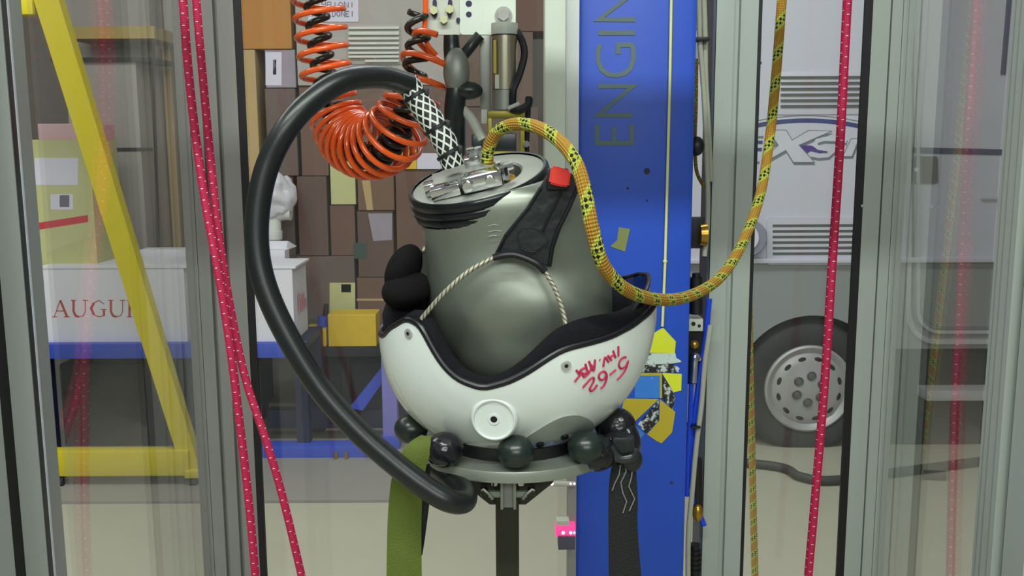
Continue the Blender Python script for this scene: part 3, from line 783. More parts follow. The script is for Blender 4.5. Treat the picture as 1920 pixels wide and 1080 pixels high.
# recessed disc, screws
def surf(px, py):
    p = hit(px, py); q = p - HC
    n = Vector((q.x / SA ** 2, q.y / SB ** 2, q.z / SCD ** 2 if q.z < 0 else q.z / SCU ** 2)).normalized()
    return p, n
dpt, dn = surf(927, 783)
dn = (dn + Vector((0, -.45, .34))).normalized()
dc = dpt + dn * .0069
ds = obj('recessed_disc', MB().lathe(dc, dn, [(.0250, -.024), (.0246, -.0050), (.0234, -.0018), (.0216, -.0002), (.0206, -.0002), (.0198, -.0022), (.0060, -.0026), (.0001, -.0026)], 56, False), m_disc, tm, smooth=40)
hp_ = dc - dn * .0026
hm_ = MB(); hm_.lathe(hp_, dn, [(.0062, -.001), (.0060, .0008), (.0036, .0008), (.0034, -.001)], 24, False); obj('hole_rim', hm_, m_disc, ds)
obj('disc_hole', MB().cyl(hp_ - dn * .002, hp_ + dn * .0004, .0036, seg=12), m_seal, ds)
for q in ((767, 625), (1061, 685)):
    p, n = surf(*q)
    sc_ = MB(); sc_.cyl(p - n * .001, p + n * .0018, .0056, .0050); s2 = obj('screw', sc_, m_bolt, tm)
    obj('socket', MB().cyl(p + n * .0012, p + n * .0021, .0022, seg=6), m_seal, s2)
sl_ = MB(); sl_.sweep([surf(*q)[0] for q in [(v.x, v.y) for v in spline([Vector((a, b, 0)) for a, b in ((738, 700), (760, 748), (795, 794), (842, 826), (895, 842), (930, 846))], 6)]], .0010, 6)
obj('shell_seam', sl_, mat('cream_seam', (170, 168, 150), .5), tm)
# grey vent plate low on the shell
vpx = [(968, 832), (985, 818), (1005, 805), (1030, 790), (1055, 779), (1080, 776), (1100, 782), (1112, 794), (1106, 808), (1085, 822), (1050, 836), (1010, 844), (985, 842)]
cv = surf(1045, 812); vm = MB()
ring = []
for q in [(v.x, v.y) for v in spline([Vector((a, b, 0)) for a, b in vpx], 5, True)]:
    p, n = surf(*q); ring.append((p, n))
top = [vm.bm.verts.new(p + n * .0022) for p, n in ring]; bot = [vm.bm.verts.new(p - n * .002) for p, n in ring]; ctr = vm.bm.verts.new(cv[0] + cv[1] * .0035)
for i in range(len(top)):
    j = (i + 1) % len(top)
    vm.bm.faces.new((top[i], top[j], ctr)); vm.bm.faces.new((bot[i], bot[j], top[j], top[i]))
vp = obj('vent_plate', vm, mat('translucent_grey_plastic', (150, 156, 148), .25, var=.12, scale=30), tm, smooth=70, label='glossy grey plate with holes')
for q in ((1012, 829), (1057, 815)):
    p, n = surf(*q); obj('vent_hole', MB().cyl(p + n * .002, p + n * .0042, .0042, seg=16), m_seal, vp)
# marker writing, hand drawn
def zl(pts): return [(1060 + a / 9, 630 + b / 9) for a, b in pts]
INK = [zl([(1020, 355), (960, 370), (915, 420), (900, 490), (925, 540), (970, 540), (1020, 490), (1055, 420), (1030, 520), (990, 600), (925, 680), (868, 738)]),
       zl([(850, 570), (800, 605), (748, 652)]),
       zl([(690, 640), (660, 600), (620, 600), (575, 635), (560, 690), (590, 735), (630, 735), (665, 700), (690, 640), (695, 700), (670, 790), (640, 840), (592, 882)]),
       zl([(292, 868), (360, 790), (430, 715), (475, 705), (475, 760), (440, 830), (410, 890), (430, 925), (480, 900), (535, 820)]),
       zl([(890, 170), (892, 340)]),
       zl([(800, 245), (845, 365)]), zl([(710, 325), (775, 410)]), zl([(738, 365), (825, 310)]),
       zl([(728, 440), (665, 360), (638, 515)]),
       zl([(572, 395), (580, 400)]),
       zl([(498, 395), (475, 585), (395, 420)]), zl([(410, 520), (490, 490)]),
       zl([(395, 420), (430, 560), (330, 685), (300, 650), (400, 590)]), zl([(335, 465), (370, 600)]),
       zl([(300, 650), (245, 590), (330, 530)]),
       zl([(180, 570), (235, 650)]), zl([(155, 770), (235, 670), (300, 610)])]
ink = MB()
for ln in INK:
    pts = []
    for q in spline([Vector((a, b, 0)) for a, b in ln], 5):
        p, n = surf(q.x, q.y); pts.append(p + n * .0001)
    ink.sweep(pts, .0013, 8)
obj('marker_writing', ink, m_ink, tm, label='red handwriting 5-62 INV.ART, upside down')
# chin strap with buckle and wire yoke
def strap_y(x, y): return HY - .0825 + .00016 * abs(x - 985) * .25 - max(0, (470 - y)) * .00001
out = [(1032, 318), (1012, 352), (990, 388), (968, 415), (950, 438), (936, 460), (928, 480), (948, 474), (975, 474), (1003, 488), (1030, 503), (1034, 480), (1040, 452), (1058, 412), (1075, 375), (1090, 340), (1075, 325)]
cs = MB(); cs.prism([P(x, y, strap_y(x, y)) for x, y in out], (0, .010, 0))
bmesh.ops.bevel(cs.bm, geom=[e for e in cs.bm.edges], offset=.0022, segments=2, affect='EDGES')
strap = obj('chin_strap', cs, m_leather, tm, smooth=60)
pd = MB()
sy = lambda x, y, d=.0035: P(x, y, strap_y(x, y) - d)
pd.prism([sy(x, y) for x, y in [(974, 428), (1000, 426), (1025, 440), (1030, 456), (1008, 472), (990, 474), (974, 464), (969, 446)]], (0, .006, 0))
bmesh.ops.bevel(pd.bm, geom=[e for e in pd.bm.edges], offset=.002, segments=2, affect='EDGES')
obj('stitched_pad', pd, m_leather, strap, smooth=60)
ed = MB(); ed.sweep([sy(*q, .001) for q in ((1085, 348), (1066, 392), (1046, 432), (1036, 462), (1030, 500))], .0022, 8)
ed.sweep([sy(*q, .001) for q in ((1014, 352), (990, 390), (968, 417), (948, 442), (930, 478))], .0018, 8)
ed.sweep([sy(*q, .001) for q in ((1052, 360), (1030, 405), (1018, 432))], .0014, 8)
obj('strap_piping', ed, m_trim, strap)
bu = MB(); bu.prism([P(x, y, HY - .094) for x, y in [(1034, 311), (1052, 314), (1071, 321), (1067, 351), (1048, 350), (1029, 344)]], (0, .009, 0))
bmesh.ops.bevel(bu.bm, geom=[e for e in bu.bm.edges], offset=.0018, segments=2, affect='EDGES')
obj('red_buckle', bu, m_red, strap, smooth=50, label='red release tab')
bu = MB(); rects(bu, 1026, 316, 1066, 356, HY - .088, .010, .002); obj('buckle_frame', bu, m_seal, strap)
def wy(x):  # distance of the wire: touches the shell at both ends, bows out in front of the head between
    return 0
pL = surf(800, 660)[0]; w1 = [P(790, 598, HY - .088), P(830, 552, HY - .094), P(880, 508, HY - .094), P(925, 483, HY - .092)]
w2 = [P(925, 483, HY - .092), P(945, 478, HY - .093), P(968, 478, HY - .093), P(1003, 492, HY - .093), P(1022, 509, HY - .092)]
w3 = [P(1022, 509, HY - .092), P(1042, 545, HY - .096), P(1057, 590, HY - .101), P(1063, 630, HY - .107), P(1063, 655, HY - .112)]
for w_ in (w1, w3): obj('wire_yoke', MB().sweep(spline(w_, 10), .0025, 10), m_cable, tm)
obj('yoke_sleeve', MB().sweep(spline(w2, 8), .0036, 10), m_trim, tm)
fw = MB(); fw.sweep(spline([P(789, 478, HY + .04), P(796, 468, HY + .03), P(803, 458, HY + .06)], 6), .003, 8); obj('wire_yoke', fw, m_cable, tm)

# ------------------------------------------------------------------ support ring
RC = P(962, 785, HY)
zr = P(967, 886, HY - .112).z           # top face of the ring plate
trg = thing('support_stand', (RC.x, HY, 0), 'round aluminium ring with dark rubber pads on a dark post, holding the helmet', 'stand')
prof = [(.074, 0), (.1115, 0), (.112, -.0012), (.112, -.0108), (.1115, -.012), (.074, -.012)]
obj('ring_plate', MB().lathe((RC.x, HY, zr), (0, 0, 1), prof + [prof[0]], 96, False), m_ring, trg, smooth=35)
obj('hollow_shade_band', MB().lathe((RC.x, HY, zr), (0, 0, 1), [(.080, -.001), (.084, .014), (.080, .014), (.076, -.001)], 72, False), m_seal, trg)  # black band added for the shaded hollow between helmet and ring
for i, (px, py, dy, rr) in enumerate(((967, 847, -.100, .0192), (833, 843, -.088, .0205), (1098, 838, -.082, .0192), (771, 805, -.010, .0192), (1146, 806, .0, .0192), (905, 790, .095, .0195), (1050, 790, .09, .0195))):
    yy = HY + dy; c = P(px, py, yy) if i < 5 else Vector((RC.x + (-.04 if i == 5 else .05), yy, zr + .018))
    c.z = max(c.z, zr + rr * .80)
    c.z = min(c.z, zr + rr * 1.25)
    mb = MB(); mb.sph(c, rr, rr, rr * .90, None, 32)
    obj('rubber_pad', mb, m_wrap if i == 1 else m_ball, trg, smooth=80, label='pad wrapped in shiny black tape' if i == 1 else None)
zb = P(950, 1080, HY).z
px0, px1 = P(930, 1000, HY).x, P(973, 1000, HY).x
pcx = (px0 + px1) / 2
obj('post', MB().bb(px0, px1, HY - .02, HY + .02, 0, zr - .014, .003), m_pole, trg)
obj('foot_plate', MB().bb(pcx - .10, pcx + .10, HY - .10, HY + .10, 0, .012), m_pole, trg)
gb = MB(); A = P(938, 890, HY - .03); B = P(967, 950, HY - .03)
gb.bb(A.x, B.x, HY - .034, HY - .018, B.z, zr - .011, .002); obj('clamp_saddle', gb, m_alu_dusty, trg)
for x in (941, 965):
    g = MB(); rects(g, x - 3, 892, x + 3, 956, HY - .040, .006, .001); obj('saddle_lip', g, m_ring, trg)
for s_ in (-1, 1):
    X = lambda d: 952 + s_ * d
    g = MB(); YGs = HY - .01
    top_ = zr - .0115
    pl = [P(X(90), 895, YGs), P(X(84), 906, YGs), P(X(34), 946, YGs), P(X(20), 946, YGs)]
    pl = [Vector((pl[0].x, YGs, top_))] + pl + [Vector((pl[-1].x, YGs, top_))]
    g.prism(pl, (0, .012, 0)); obj('gusset', g, m_pole, trg, smooth=0)
    b_ = MB(); b_.cyl(P(X(12), 926, HY - .030), P(X(36), 926, HY - .030), .0042, seg=10); obj('clamp_bolt', b_, m_ring, trg)
    b_ = MB(); rects(b_, min(X(38), X(52)), 920, max(X(38), X(52)), 932, HY - .03, .012, .001); obj('bolt_head', b_, m_pole, trg)
    b_ = MB(); b_.sweep([P(X(28), 936, HY - .034), P(X(33), 928, HY - .034), P(X(46), 917, HY - .034), P(X(50), 920, HY - .034)], .0018, 8); obj('lever_clip', b_, m_ring, trg)
    b_ = MB(); c = P(X(25), 905, HY - .10); b_.cyl((c.x, c.y, zr - .018), (c.x, c.y, zr - .010), .003, seg=8); obj('bolt', b_, m_chrome, trg)

# straps hanging from the ring
def band(name, ctrl, m, label, th=.0016, cat='strap'):
    # ctrl: (x_left, x_right, py, Y)
    L = spline([P(a, y, Y) for a, b, y, Y in ctrl], 6); Q = spline([P(b, y, Y) for a, b, y, Y in ctrl], 6)
    rows = []
    for a, b in zip(L, Q):
        row = []
        for k in range(9):
            t = k / 8; p = a.lerp(b, t); p.y += -.004 * math.sin(math.pi * t); row.append(p)
        rows.append(row + [p + Vector((0, th, 0)) for p in reversed(row)])
    return MB().loft(rows)
obj('webbing_strap', band('g', [(790, 812, 816, HY - .085), (768, 808, 830, HY - .098), (752, 806, 852, HY - .103), (738, 798, 880, HY - .104), (730, 792, 930, HY - .104), (726, 790, 1000, HY - .104), (724, 791, 1120, HY - .104)], m_green, ''), m_green_st,
    label='wide olive green webbing strap hanging from the left of the ring', cat='strap')
obj('webbing_strap', band('b', [(770, 806, 870, HY - .085), (780, 806, 930, HY - .085), (784, 798, 1000, HY - .085), (786, 792, 1040, HY - .085)], m_blackweb, ''), m_blackweb,
    label='narrow black strap just behind the olive green strap', cat='strap')
tbk = thing('buckled_strap', P(1170, 1085, HY - .03), 'black strap with grey zigzag stitching hanging from the right of the ring', 'strap')
YK = HY - .06
obj('webbing', band('k', [(1148, 1192, 872, YK), (1143, 1194, 900, YK), (1141, 1196, 940, YK), (1141, 1196, 1000, YK), (1142, 1206, 1120, YK)], m_blackweb, ''), m_blackweb, tbk)
stt = MB()
for base in ([(1163, 872), (1161, 890), (1152, 908), (1148, 920)], [(1171, 870), (1174, 884), (1164, 905), (1168, 925), (1175, 940), (1168, 962)], [(1186, 878), (1184, 895), (1179, 912), (1190, 935), (1180, 958)]):
    stt.sweep([P(x, y, YK - .0052) for x, y in base], .0007, 6)
obj('stitching', stt, m_stitch, tbk)
fo = MB(); fo.sph(P(1158, 802, YK + .03), .020, .02, .022, Euler((0, R(20), 0)).to_matrix()); fo.sph(P(1180, 822, YK + .025), .012, .018, .022, Euler((0, R(-15), 0)).to_matrix()); fo.sph(P(1160, 842, YK + .01), .022, .014, .020, Euler((0, R(35), 0)).to_matrix())
obj('folded_webbing', fo, m_wrap, tbk, smooth=80)
fo = MB(); fo.sweep(ipath([(1144, 838, YK - .012), (1156, 856, YK - .012), (1168, 862, YK - .012), (1188, 858, YK - .010), (1196, 850, YK)], 6), .0045, 10, flat=.6); obj('buckle_bar', fo, m_mech, tbk)
fo = MB(); rects(fo, 1148, 820, 1190, 856, YK - .008, .018, .004); fo.sph(P(1184, 862, YK), .012, .01, .014); obj('buckle', fo, m_leather, tbk)
bw = MB(); bw.sph(P(1118, 848, YK), .022, .025, .020); rects(bw, 1102, 846, 1135, 882, YK - .012, .03, .006); obj('strap_wrap', bw, m_wrap, tbk, smooth=80)

# ------------------------------------------------------------------ black hose, sleeve and ropes
hz = [(768, 158, HY - .005), (715, 144, HY - .03), (650, 150, HY - .06), (592, 183, HY - .08), (540, 237, HY - .095), (502, 310, HY - .10), (484, 390, HY - .105), (483, 470, HY - .11), (500, 545, HY - .115),
      (540, 632, HY - .12), (600, 728, HY - .125), (668, 805, HY - .13), (735, 865, HY - .135), (800, 915, HY - .14), (842, 939, HY - .140), (870, 940, HY - .126), (872, 922, HY - .106), (856, 904, HY - .088), (836, 888, HY - .072), (820, 876, HY - .06)]
thz = thing('rubber_hose', P(800, 940, HY - .13), 'thick black rubber hose looping left of the helmet from head form to ring', 'hose')
obj('hose_tube', MB().sweep(ipath(hz, 12), .0118, 24), m_hose, thz, smooth=80)
slv = [(762, 152, HY - .004), (785, 190, HY), (815, 235, HY), (838, 275, HY), (850, 312, HY + .002)]
slo = obj('braided_sleeve', MB().sweep(ipath(slv, 12), lambda t: .0125 + .0012 * math.sin(t * math.pi), 24), m_sleeve, thz, smooth=80, label='black and white braided sleeve')
for (x, y, dx, dy) in ((779, 180, 28, -10), (819, 240, 28, -14), (842, 287, 26, -10)):
    c = P(x, y, HY); a_ = Vector((.5, 0, -.86))
    zt = MB().lathe(c, a_, [(.0138, -.0022), (.0150, -.0015), (.0150, .0015), (.0138, .0022)], 24, False); zt.box(c + Vector((.011, -.006, .004)), (.008, .005, .008), None, .001)
    obj('zip_tie', zt, m_seal, slo)
yr = [(913, 306, HY - .004), (916, 280, HY - .008), (932, 248, HY - .02), (965, 233, HY - .04), (1005, 238, HY - .07), (1046, 262, HY - .10), (1079, 303, HY - .125), (1097, 360, HY - .14), (1111, 430, HY - .148), (1133, 500, HY - .14),
      (1178, 545, HY - .11), (1240, 562, HY - .04), (1298, 553, HY + .05), (1350, 520, HY + .13), (1390, 460, HY + .20), (1424, 370, HY + .26), (1443, 260, HY + .30), (1456, 130, HY + .33), (1466, 0, HY + .35), (1476, -120, HY + .36), (1490, -500, HY + .37)]
obj('yellow_rope', MB().sweep(ipath(yr, 14), .0068, 16), m_rope, smooth=80,
    label='thick yellow and orange rope arching from the head form and sagging to the right', cat='rope')
obj('yellow_rope', MB().sweep(ipath([(1399, -400, 2.30), (1401, 200, 2.30), (1402, 420, 2.30), (1404, 540, 2.30), (1406, 680, 2.30), (1409, 800, 2.30), (1412, 940, 2.30), (1417, 1130, 2.30)], 14), .0086, 14), m_rope_lit, smooth=80,
    label='yellow rope hanging straight down behind the post right of the column', cat='rope')
obj('pink_rope', MB().sweep(ipath([(300, -500, 1.40), (330, -150, 1.400), (343, 0, 1.400), (352, 120, 1.400), (366, 250, 1.395), (385, 380, 1.385), (407, 500, 1.370), (424, 600, 1.365), (438, 700, 1.360), (450, 800, 1.360), (462, 900, 1.360), (472, 1000, 1.360), (482, 1120, 1.360)], 12), .0061, 14), m_pink, smooth=80,
    label='pink white-flecked rope, left one of the pair at top and bottom', cat='rope')
obj('pink_rope', MB().sweep(ipath([(335, -500, 1.42), (360, -150, 1.420), (368, 0, 1.420), (378, 120, 1.420), (390, 250, 1.415), (403, 380, 1.405), (419, 500, 1.395), (438, 610, 1.390), (463, 720, 1.380), (500, 830, 1.365), (532, 940, 1.360), (575, 1120, 1.360)], 12), .0059, 14), m_pink, smooth=80,
    label='pink white-flecked rope that swings out to the right at the bottom left', cat='rope')
obj('pink_rope', MB().sweep(ipath([(1618, -500, 1.582), (1600, -150, 1.582), (1589, 0, 1.582), (1575, 270, 1.582), (1560, 500, 1.582), (1546, 720, 1.582), (1526, 960, 1.582), (1511, 1130, 1.582)], 12), .0072, 14), m_pink, smooth=80,
    label='single pink white-flecked rope hanging in front of the camper wheel', cat='rope')

# ------------------------------------------------------------------ coiled air hoses
YS = 1.47; KS = mpp(YS)
def coil(path, pitch, rad, tr, m, label, phase=0):
    c = spline([P(x, y, YS + dy) for x, y, dy in path], 60)
    ang = phase; pts = []; tot = sum((b - a).length for a, b in zip(c[:-1], c[1:])); d = 0
    fine = []
    for a, b in zip(c[:-1], c[1:]):
        for k in range(4): fine.append(a.lerp(b, k / 4))
    Nn = None
    for i in range(1, len(fine) - 1):
        a, b, p = fine[i - 1], fine[i + 1], fine[i]; seg = (p - a).length; d += seg; t = d / tot
        T = (b - a).normalized()
        if Nn is None: Nn = Vector((1, 0, 0))
        Nn = (Nn - T * Nn.dot(T)).normalized(); Bn = T.cross(Nn)
        ang += 2 * math.pi * seg / (pitch(t) * KS); r = rad(t) * KS
        pts.append((ang, p + Nn * math.cos(ang) * r + Bn * math.sin(ang) * r))
    out = []; last = -9
    for an, p in pts:
        if an - last > .22: out.append(p); last = an
    return obj('coiled_air_hose', MB().sweep(out, tr * KS, 10), m, smooth=80, label=label, cat='air hose')
def lerp_tab(tab):
    def f(t):
        for (a, va_), (b, vb_) in zip(tab[:-1], tab[1:]):
            if t <= b: return va_ + (vb_ - va_) * (t - a) / (b - a)
        return tab[-1][1]
    return f
coil([(588, -110, .05), (597, 0, .05), (605, 90, .05), (616, 165, .05), (634, 224, .045), (660, 264, .025), (696, 276, -.01), (732, 258, -.04), (762, 216, -.055), (780, 168, -.055), (800, 122, -.05), (824, 76, -.045)],
     lerp_tab([(0, 34), (.34, 34), (.46, 23), (.68, 19), (.80, 26), (.88, 38), (1, 44)]), lerp_tab([(0, 46), (.40, 46), (.54, 57), (.74, 56), (.84, 46), (1, 44)]), 5.4, m_orange,
     'orange spiral air hose hanging in a loop left of the carriage', 2.4)
coil([(580, -110, .05), (592, 0, .05), (601, 90, .05), (613, 165, .05), (632, 224, .045), (660, 276, .025), (698, 296, -.01), (732, 272, -.04), (756, 230, -.055), (770, 180, -.055), (780, 118, -.05), (784, 70, -.045), (778, 16, -.04)],
     lerp_tab([(0, 35), (.34, 35), (.44, 18), (.68, 15), (.82, 30), (1, 38)]), lerp_tab([(0, 19), (.8, 19), (1, 17)]), 6.0, m_blackpl,
     'black spiral air hose running inside the orange spiral hose', .5)
obj('air_hose', MB().sweep(ipath([(796, -60, YS - .045), (798, 20, YS - .045), (796, 60, YS - .045), (803, 85, YS - .05), (818, 104, YS - .05)], 10), 4.5 * KS, 10), m_orange,
    label='short straight red-orange hose beside the left edge of the bracket', cat='air hose')

# ------------------------------------------------------------------ background: cartons, trolley, yellow frame
def carton(x0, y0, x1, y1, Y, depth, m, label, group=None, cat='box', name='carton', side=None, tapeln=None):
    mb = MB(); rects(mb, x0, y0, x1, y1, Y, depth, .004)
    return obj(name, mb, m, smooth=0, label=label, cat=cat, group=group)
# white gift boxes on the trolley
YW = 4.45
def wbox(name, x0, y0, x1, y1, Y, depth, label):
    t = thing(name, P((x0 + x1) / 2, y1, Y), label, 'box')
    mb = MB(); rects(mb, x0, y0, x1, y1, Y, depth, .003); obj('box_body', mb, m_white_c, t, smooth=0)
    return t
w1_ = wbox('white_box', 78, 502, 352, 643, YW, .28, 'white cardboard box with red capital letters in front of the yellow frame')
lb = MB(); rects(lb, 78, 498, 352, 503, YW - .004, .29, .002); obj('lid', lb, m_white_c, w1_, smooth=0)
ser = []
def serif(x, kind):
    t_, b_ = 563, 594
    if kind == 'A': return ([[(x + 13, t_), (x + 26, b_)]], [[(x + 13, t_), (x + 2, b_)], [(x + 5, 583), (x + 20, 583)], [(x - 2, b_), (x + 7, b_)], [(x + 20, b_), (x + 31, b_)]])
    if kind == 'U': return ([[(x + 5, t_), (x + 5, 584), (x + 9, 592), (x + 15, b_)]], [[(x + 15, b_), (x + 23, 592), (x + 27, 584), (x + 27, t_)], [(x, t_), (x + 10, t_)], [(x + 22, t_), (x + 32, t_)]])
    if kind == 'G': return ([[(x + 8, 568), (x + 3, 578), (x + 8, 590)], [(x + 27, 580), (x + 27, 592)]], [[(x + 27, 570), (x + 18, t_), (x + 8, 568)], [(x + 8, 590), (x + 18, b_), (x + 27, 592)], [(x + 21, 580), (x + 32, 580)]])
    if kind == 'R': return ([[(x + 5, t_), (x + 5, b_)], [(x + 14, 579), (x + 26, b_)]], [[(x, t_), (x + 16, t_), (x + 22, 567), (x + 22, 574), (x + 15, 579), (x + 5, 579)], [(x, b_), (x + 10, b_)], [(x + 24, b_), (x + 30, b_)]])
    return ([[(x + 5, t_), (x + 5, b_)]], [[(x, t_), (x + 10, t_)], [(x, b_), (x + 10, b_)]])
tx = MB()
for x, k in ((100, 'A'), (133, 'U'), (168, 'G'), (203, 'U'), (238, 'R'), (271, 'I')):
    thick, thin = serif(x, k)
    tx.strokes(thick, YW, 4.4); tx.strokes(thin, YW, 1.7)
obj('printed_word', tx, m_redtext, w1_, smooth=0, label='red word AUGURI')
w2_ = wbox('white_box', 440, 503, 553, 641, YW - .02, .30, 'white cardboard box behind the black hose, left of the yellow crate')
lb = MB(); rects(lb, 440, 500, 554, 504, YW - .024, .31, .002); obj('lid', lb, m_white_c, w2_, smooth=0)
sx = P(553, 570, YW - .02).x; sb = MB()
for k, (zz, h_) in enumerate(((0, .10), (.05, .07), (.10, .09), (.15, .05))): sb.bb(sx, sx + .003, YW + .06 + zz * .9, YW + .06 + zz * .9 + .025, P(553, 590, YW).z, P(553, 590, YW).z + h_ * .9)
obj('side_print', sb, m_pinktext, w2_, smooth=0)
wbox('white_box', 262, 468, 352, 500, YW + .31, .1, 'low white box behind the lettered white box')
wb4 = wbox('white_box', 440, 470, 535, 500, YW + .31, .1, 'open white box with raised flap behind the other white box')
fl_ = MB(); fl_.prism([P(498, 452, YW + .4), P(540, 452, YW + .4), P(556, 462, YW + .45), P(535, 470, YW + .4), P(498, 470, YW + .4)], (0, .006, 0)); obj('flap', fl_, m_white_c, wb4, smooth=0)
# trolley
tt = thing('trolley', (P(300, 880, 4.4).x, 4.7, 0), 'long blue steel trolley carrying the white boxes', 'trolley')
mb = MB(); rects(mb, 60, 646, 572, 671, 4.40, .06, .004); obj('deck_rail', mb, m_bluetr, tt)
zd = P(300, 646, 4.40).z; xa, xb_ = P(60, 646, 4.4).x, P(572, 646, 4.4).x
obj('deck', MB().bb(xa, xb_, 4.42, 4.82, zd - .03, zd), m_dkblue, tt, smooth=0)
for x in (xa, xb_ - .06):
    obj('leg', MB().bb(x, x + .06, 4.42, 4.48, .0, zd - .03), m_dkblue, tt, smooth=0)
    obj('leg', MB().bb(x, x + .06, 4.76, 4.82, .0, zd - .03), m_dkblue, tt, smooth=0)
tb2 = thing('machine_base', (P(600, 880, 4.42).x, 4.5, 0), 'blue welded floor frame with lilac upright, left of the helmet stand', 'frame')
za = P(600, 838, 4.36).z
mb = MB(); rects(mb, 484, 838, 692, 880, 4.36, .10, .004); obj('floor_beam', mb, m_bluetr, tb2)
mb = MB(); rects(mb, 500, 770, 735, 803, 4.62, .08, .004); obj('middle_beam', mb, m_dkblue, tb2)
xu0, xu1 = P(715, 700, 4.5).x, P(743, 700, 4.5).x
obj('upright', MB().bb(xu0, xu1, 4.5, 4.57, 0, P(715, 612, 4.5).z, .004), m_lilac, tb2)
obj('upright_foot', MB().bb(xu0 - .01, xu1 + .01, 4.48, 4.6, 0, P(715, 818, 4.5).z, .004), m_bluetr, tb2)
db = MB(); db.prism([P(*q, 4.56) for q in ((655, 765), (715, 690), (715, 720), (680, 770))], (0, .05, 0)); obj('diagonal_brace', db, m_bluetr, tb2)
fb = MB(); fb.prism([P(690, 838, 4.4), P(715, 835, 4.5), P(715, 870, 4.5), P(690, 880, 4.4)], (0, .06, 0)); obj('corner_gusset', fb, m_bluetr, tb2)
for x in (630, 649): obj('bolt', MB().cyl(P(x, 868, 4.34), P(x, 848, 4.34), .008, seg=10), m_brass, tb2)
dm = MB(); rects(dm, 108, 682, 330, 852, 4.55, .2, .02); obj('dark_machine', dm, m_dkm, smooth=0, label='dark machine stored under the trolley, behind the yellow frame', cat='machine')
dm = MB(); rects(dm, 345, 682, 488, 800, 4.55, .2, .02); obj('dark_machine', dm, m_dkblue, smooth=0, label='dark blue machine stored under the right end of the trolley', cat='machine')
a = P(560, 668, 5.0); b = P(760, 668, 5.0)
obj('darkening_board', MB().bb(a.x, b.x, 5.012, 5.04, .0, a.z), m_dkblue, smooth=0, label='dark blue board added to darken the space under the yellow crates', cat='board')  # board added only to darken the space behind the floor frame
# yellow crates, blue bottle
c1_ = carton(614, 590, 706, 650, 4.84, .16, m_yelcr, 'larger yellow crate left of the helmet', name='yellow_crate', cat='crate')
carton(570, 618, 612, 650, 4.84, .16, m_yelcr, 'smaller yellow crate beside the blue bottle', name='yellow_crate', cat='crate')
bt = thing('spray_bottle', P(604, 618, 4.84), 'blue bottle with dark cap on the smaller yellow crate', 'bottle')
obj('bottle_body', MB().cyl(P(606, 618, 4.92), P(606, 592, 4.92), .034, .028), m_bluetr, bt)
obj('cap', MB().cyl(P(610, 592, 4.92), P(612, 570, 4.92), .016, .012), m_seal, bt)
rk = MB(); rects(rk, 580, 650, 720, 668, 4.835, .17); rkt = thing('low_bench', P(640, 668, 4.82), 'low dark bench carrying the yellow crates', 'bench')
obj('bench_top', rk, m_dkm, rkt, smooth=0)
for x in (584, 640, 706): 
    a = P(x, 668, 4.9); obj('leg', MB().bb(a.x, a.x + .04, 4.9, 4.95, 0, a.z), m_dkm, rkt, smooth=0)
# yellow A-frame
YY = 4.0
ty = thing('gantry_stand', (P(230, 890, YY).x, YY, 0), 'yellow steel frame with a diagonal brace behind the left panel', 'frame')
mb = MB(); rects(mb, 90, 847, 355, 893, YY, .07, .008); obj('base_bar', mb, m_yel, ty)
dg = MB(); dg.prism([P(*q, YY + .02) for q in ((44, -60), (92, -60), (378, 892), (344, 892))], (0, .06, 0)); obj('diagonal_brace', dg, m_yel, ty)
mb = MB(); rects(mb, -60, -10, 62, 27, YY + .01, .07, .006); obj('top_bar', mb, m_yel, ty)
mb = MB(); rects(mb, 345, 884, 378, 897, YY - .01, .10, .004); obj('foot_plate', mb, m_yel, ty)
for x in (95, 345):
    a = P(x, 893, YY); obj('caster', MB().cyl((a.x + .02, YY + .02, a.z * .45), (a.x + .05, YY + .02, a.z * .45), a.z * .45), m_tyre, ty); obj('caster_fork', MB().bb(a.x + .02, a.x + .05, YY + .015, YY + .055, a.z * .5, a.z + .01), m_yel, ty)
# cream carton left, resting on the white box
tc_ = thing('cream_carton', P(120, 498, YW + .12), 'cream carton with shipping labels and red tape on the white box', 'box')
mb = MB(); rects(mb, 40, 262, 183, 498, YW + .06, .32, .004); obj('carton_body', mb, m_cream_c, tc_, smooth=0)
YCc = YW + .06
obj('shipping_label', MB().poly([(65, 296), (146, 296), (146, 347), (65, 347)], YCc, .001), m_label, tc_, smooth=0)
sl = obj('shipping_label', MB().poly([(95, 364), (137, 364), (137, 393), (95, 393)], YCc, .001), m_label, tc_, smooth=0)
obj('code_print', MB().poly([(112, 366), (130, 366), (130, 388), (112, 388)], YCc - .001, .0008), m_print, sl, smooth=0)
obj('red_tape', MB().poly([(70, 418), (165, 403), (165, 416), (70, 431)], YCc, .001), m_redtape, tc_, smooth=0)
pf = MB(); rects(pf, 70, 232, 170, 262, YCc + .02, .28, .004); obj('pink_packet', pf, m_pinkwrap, smooth=0, label='pale pink wrapped packet lying on the cream carton', cat='packet')
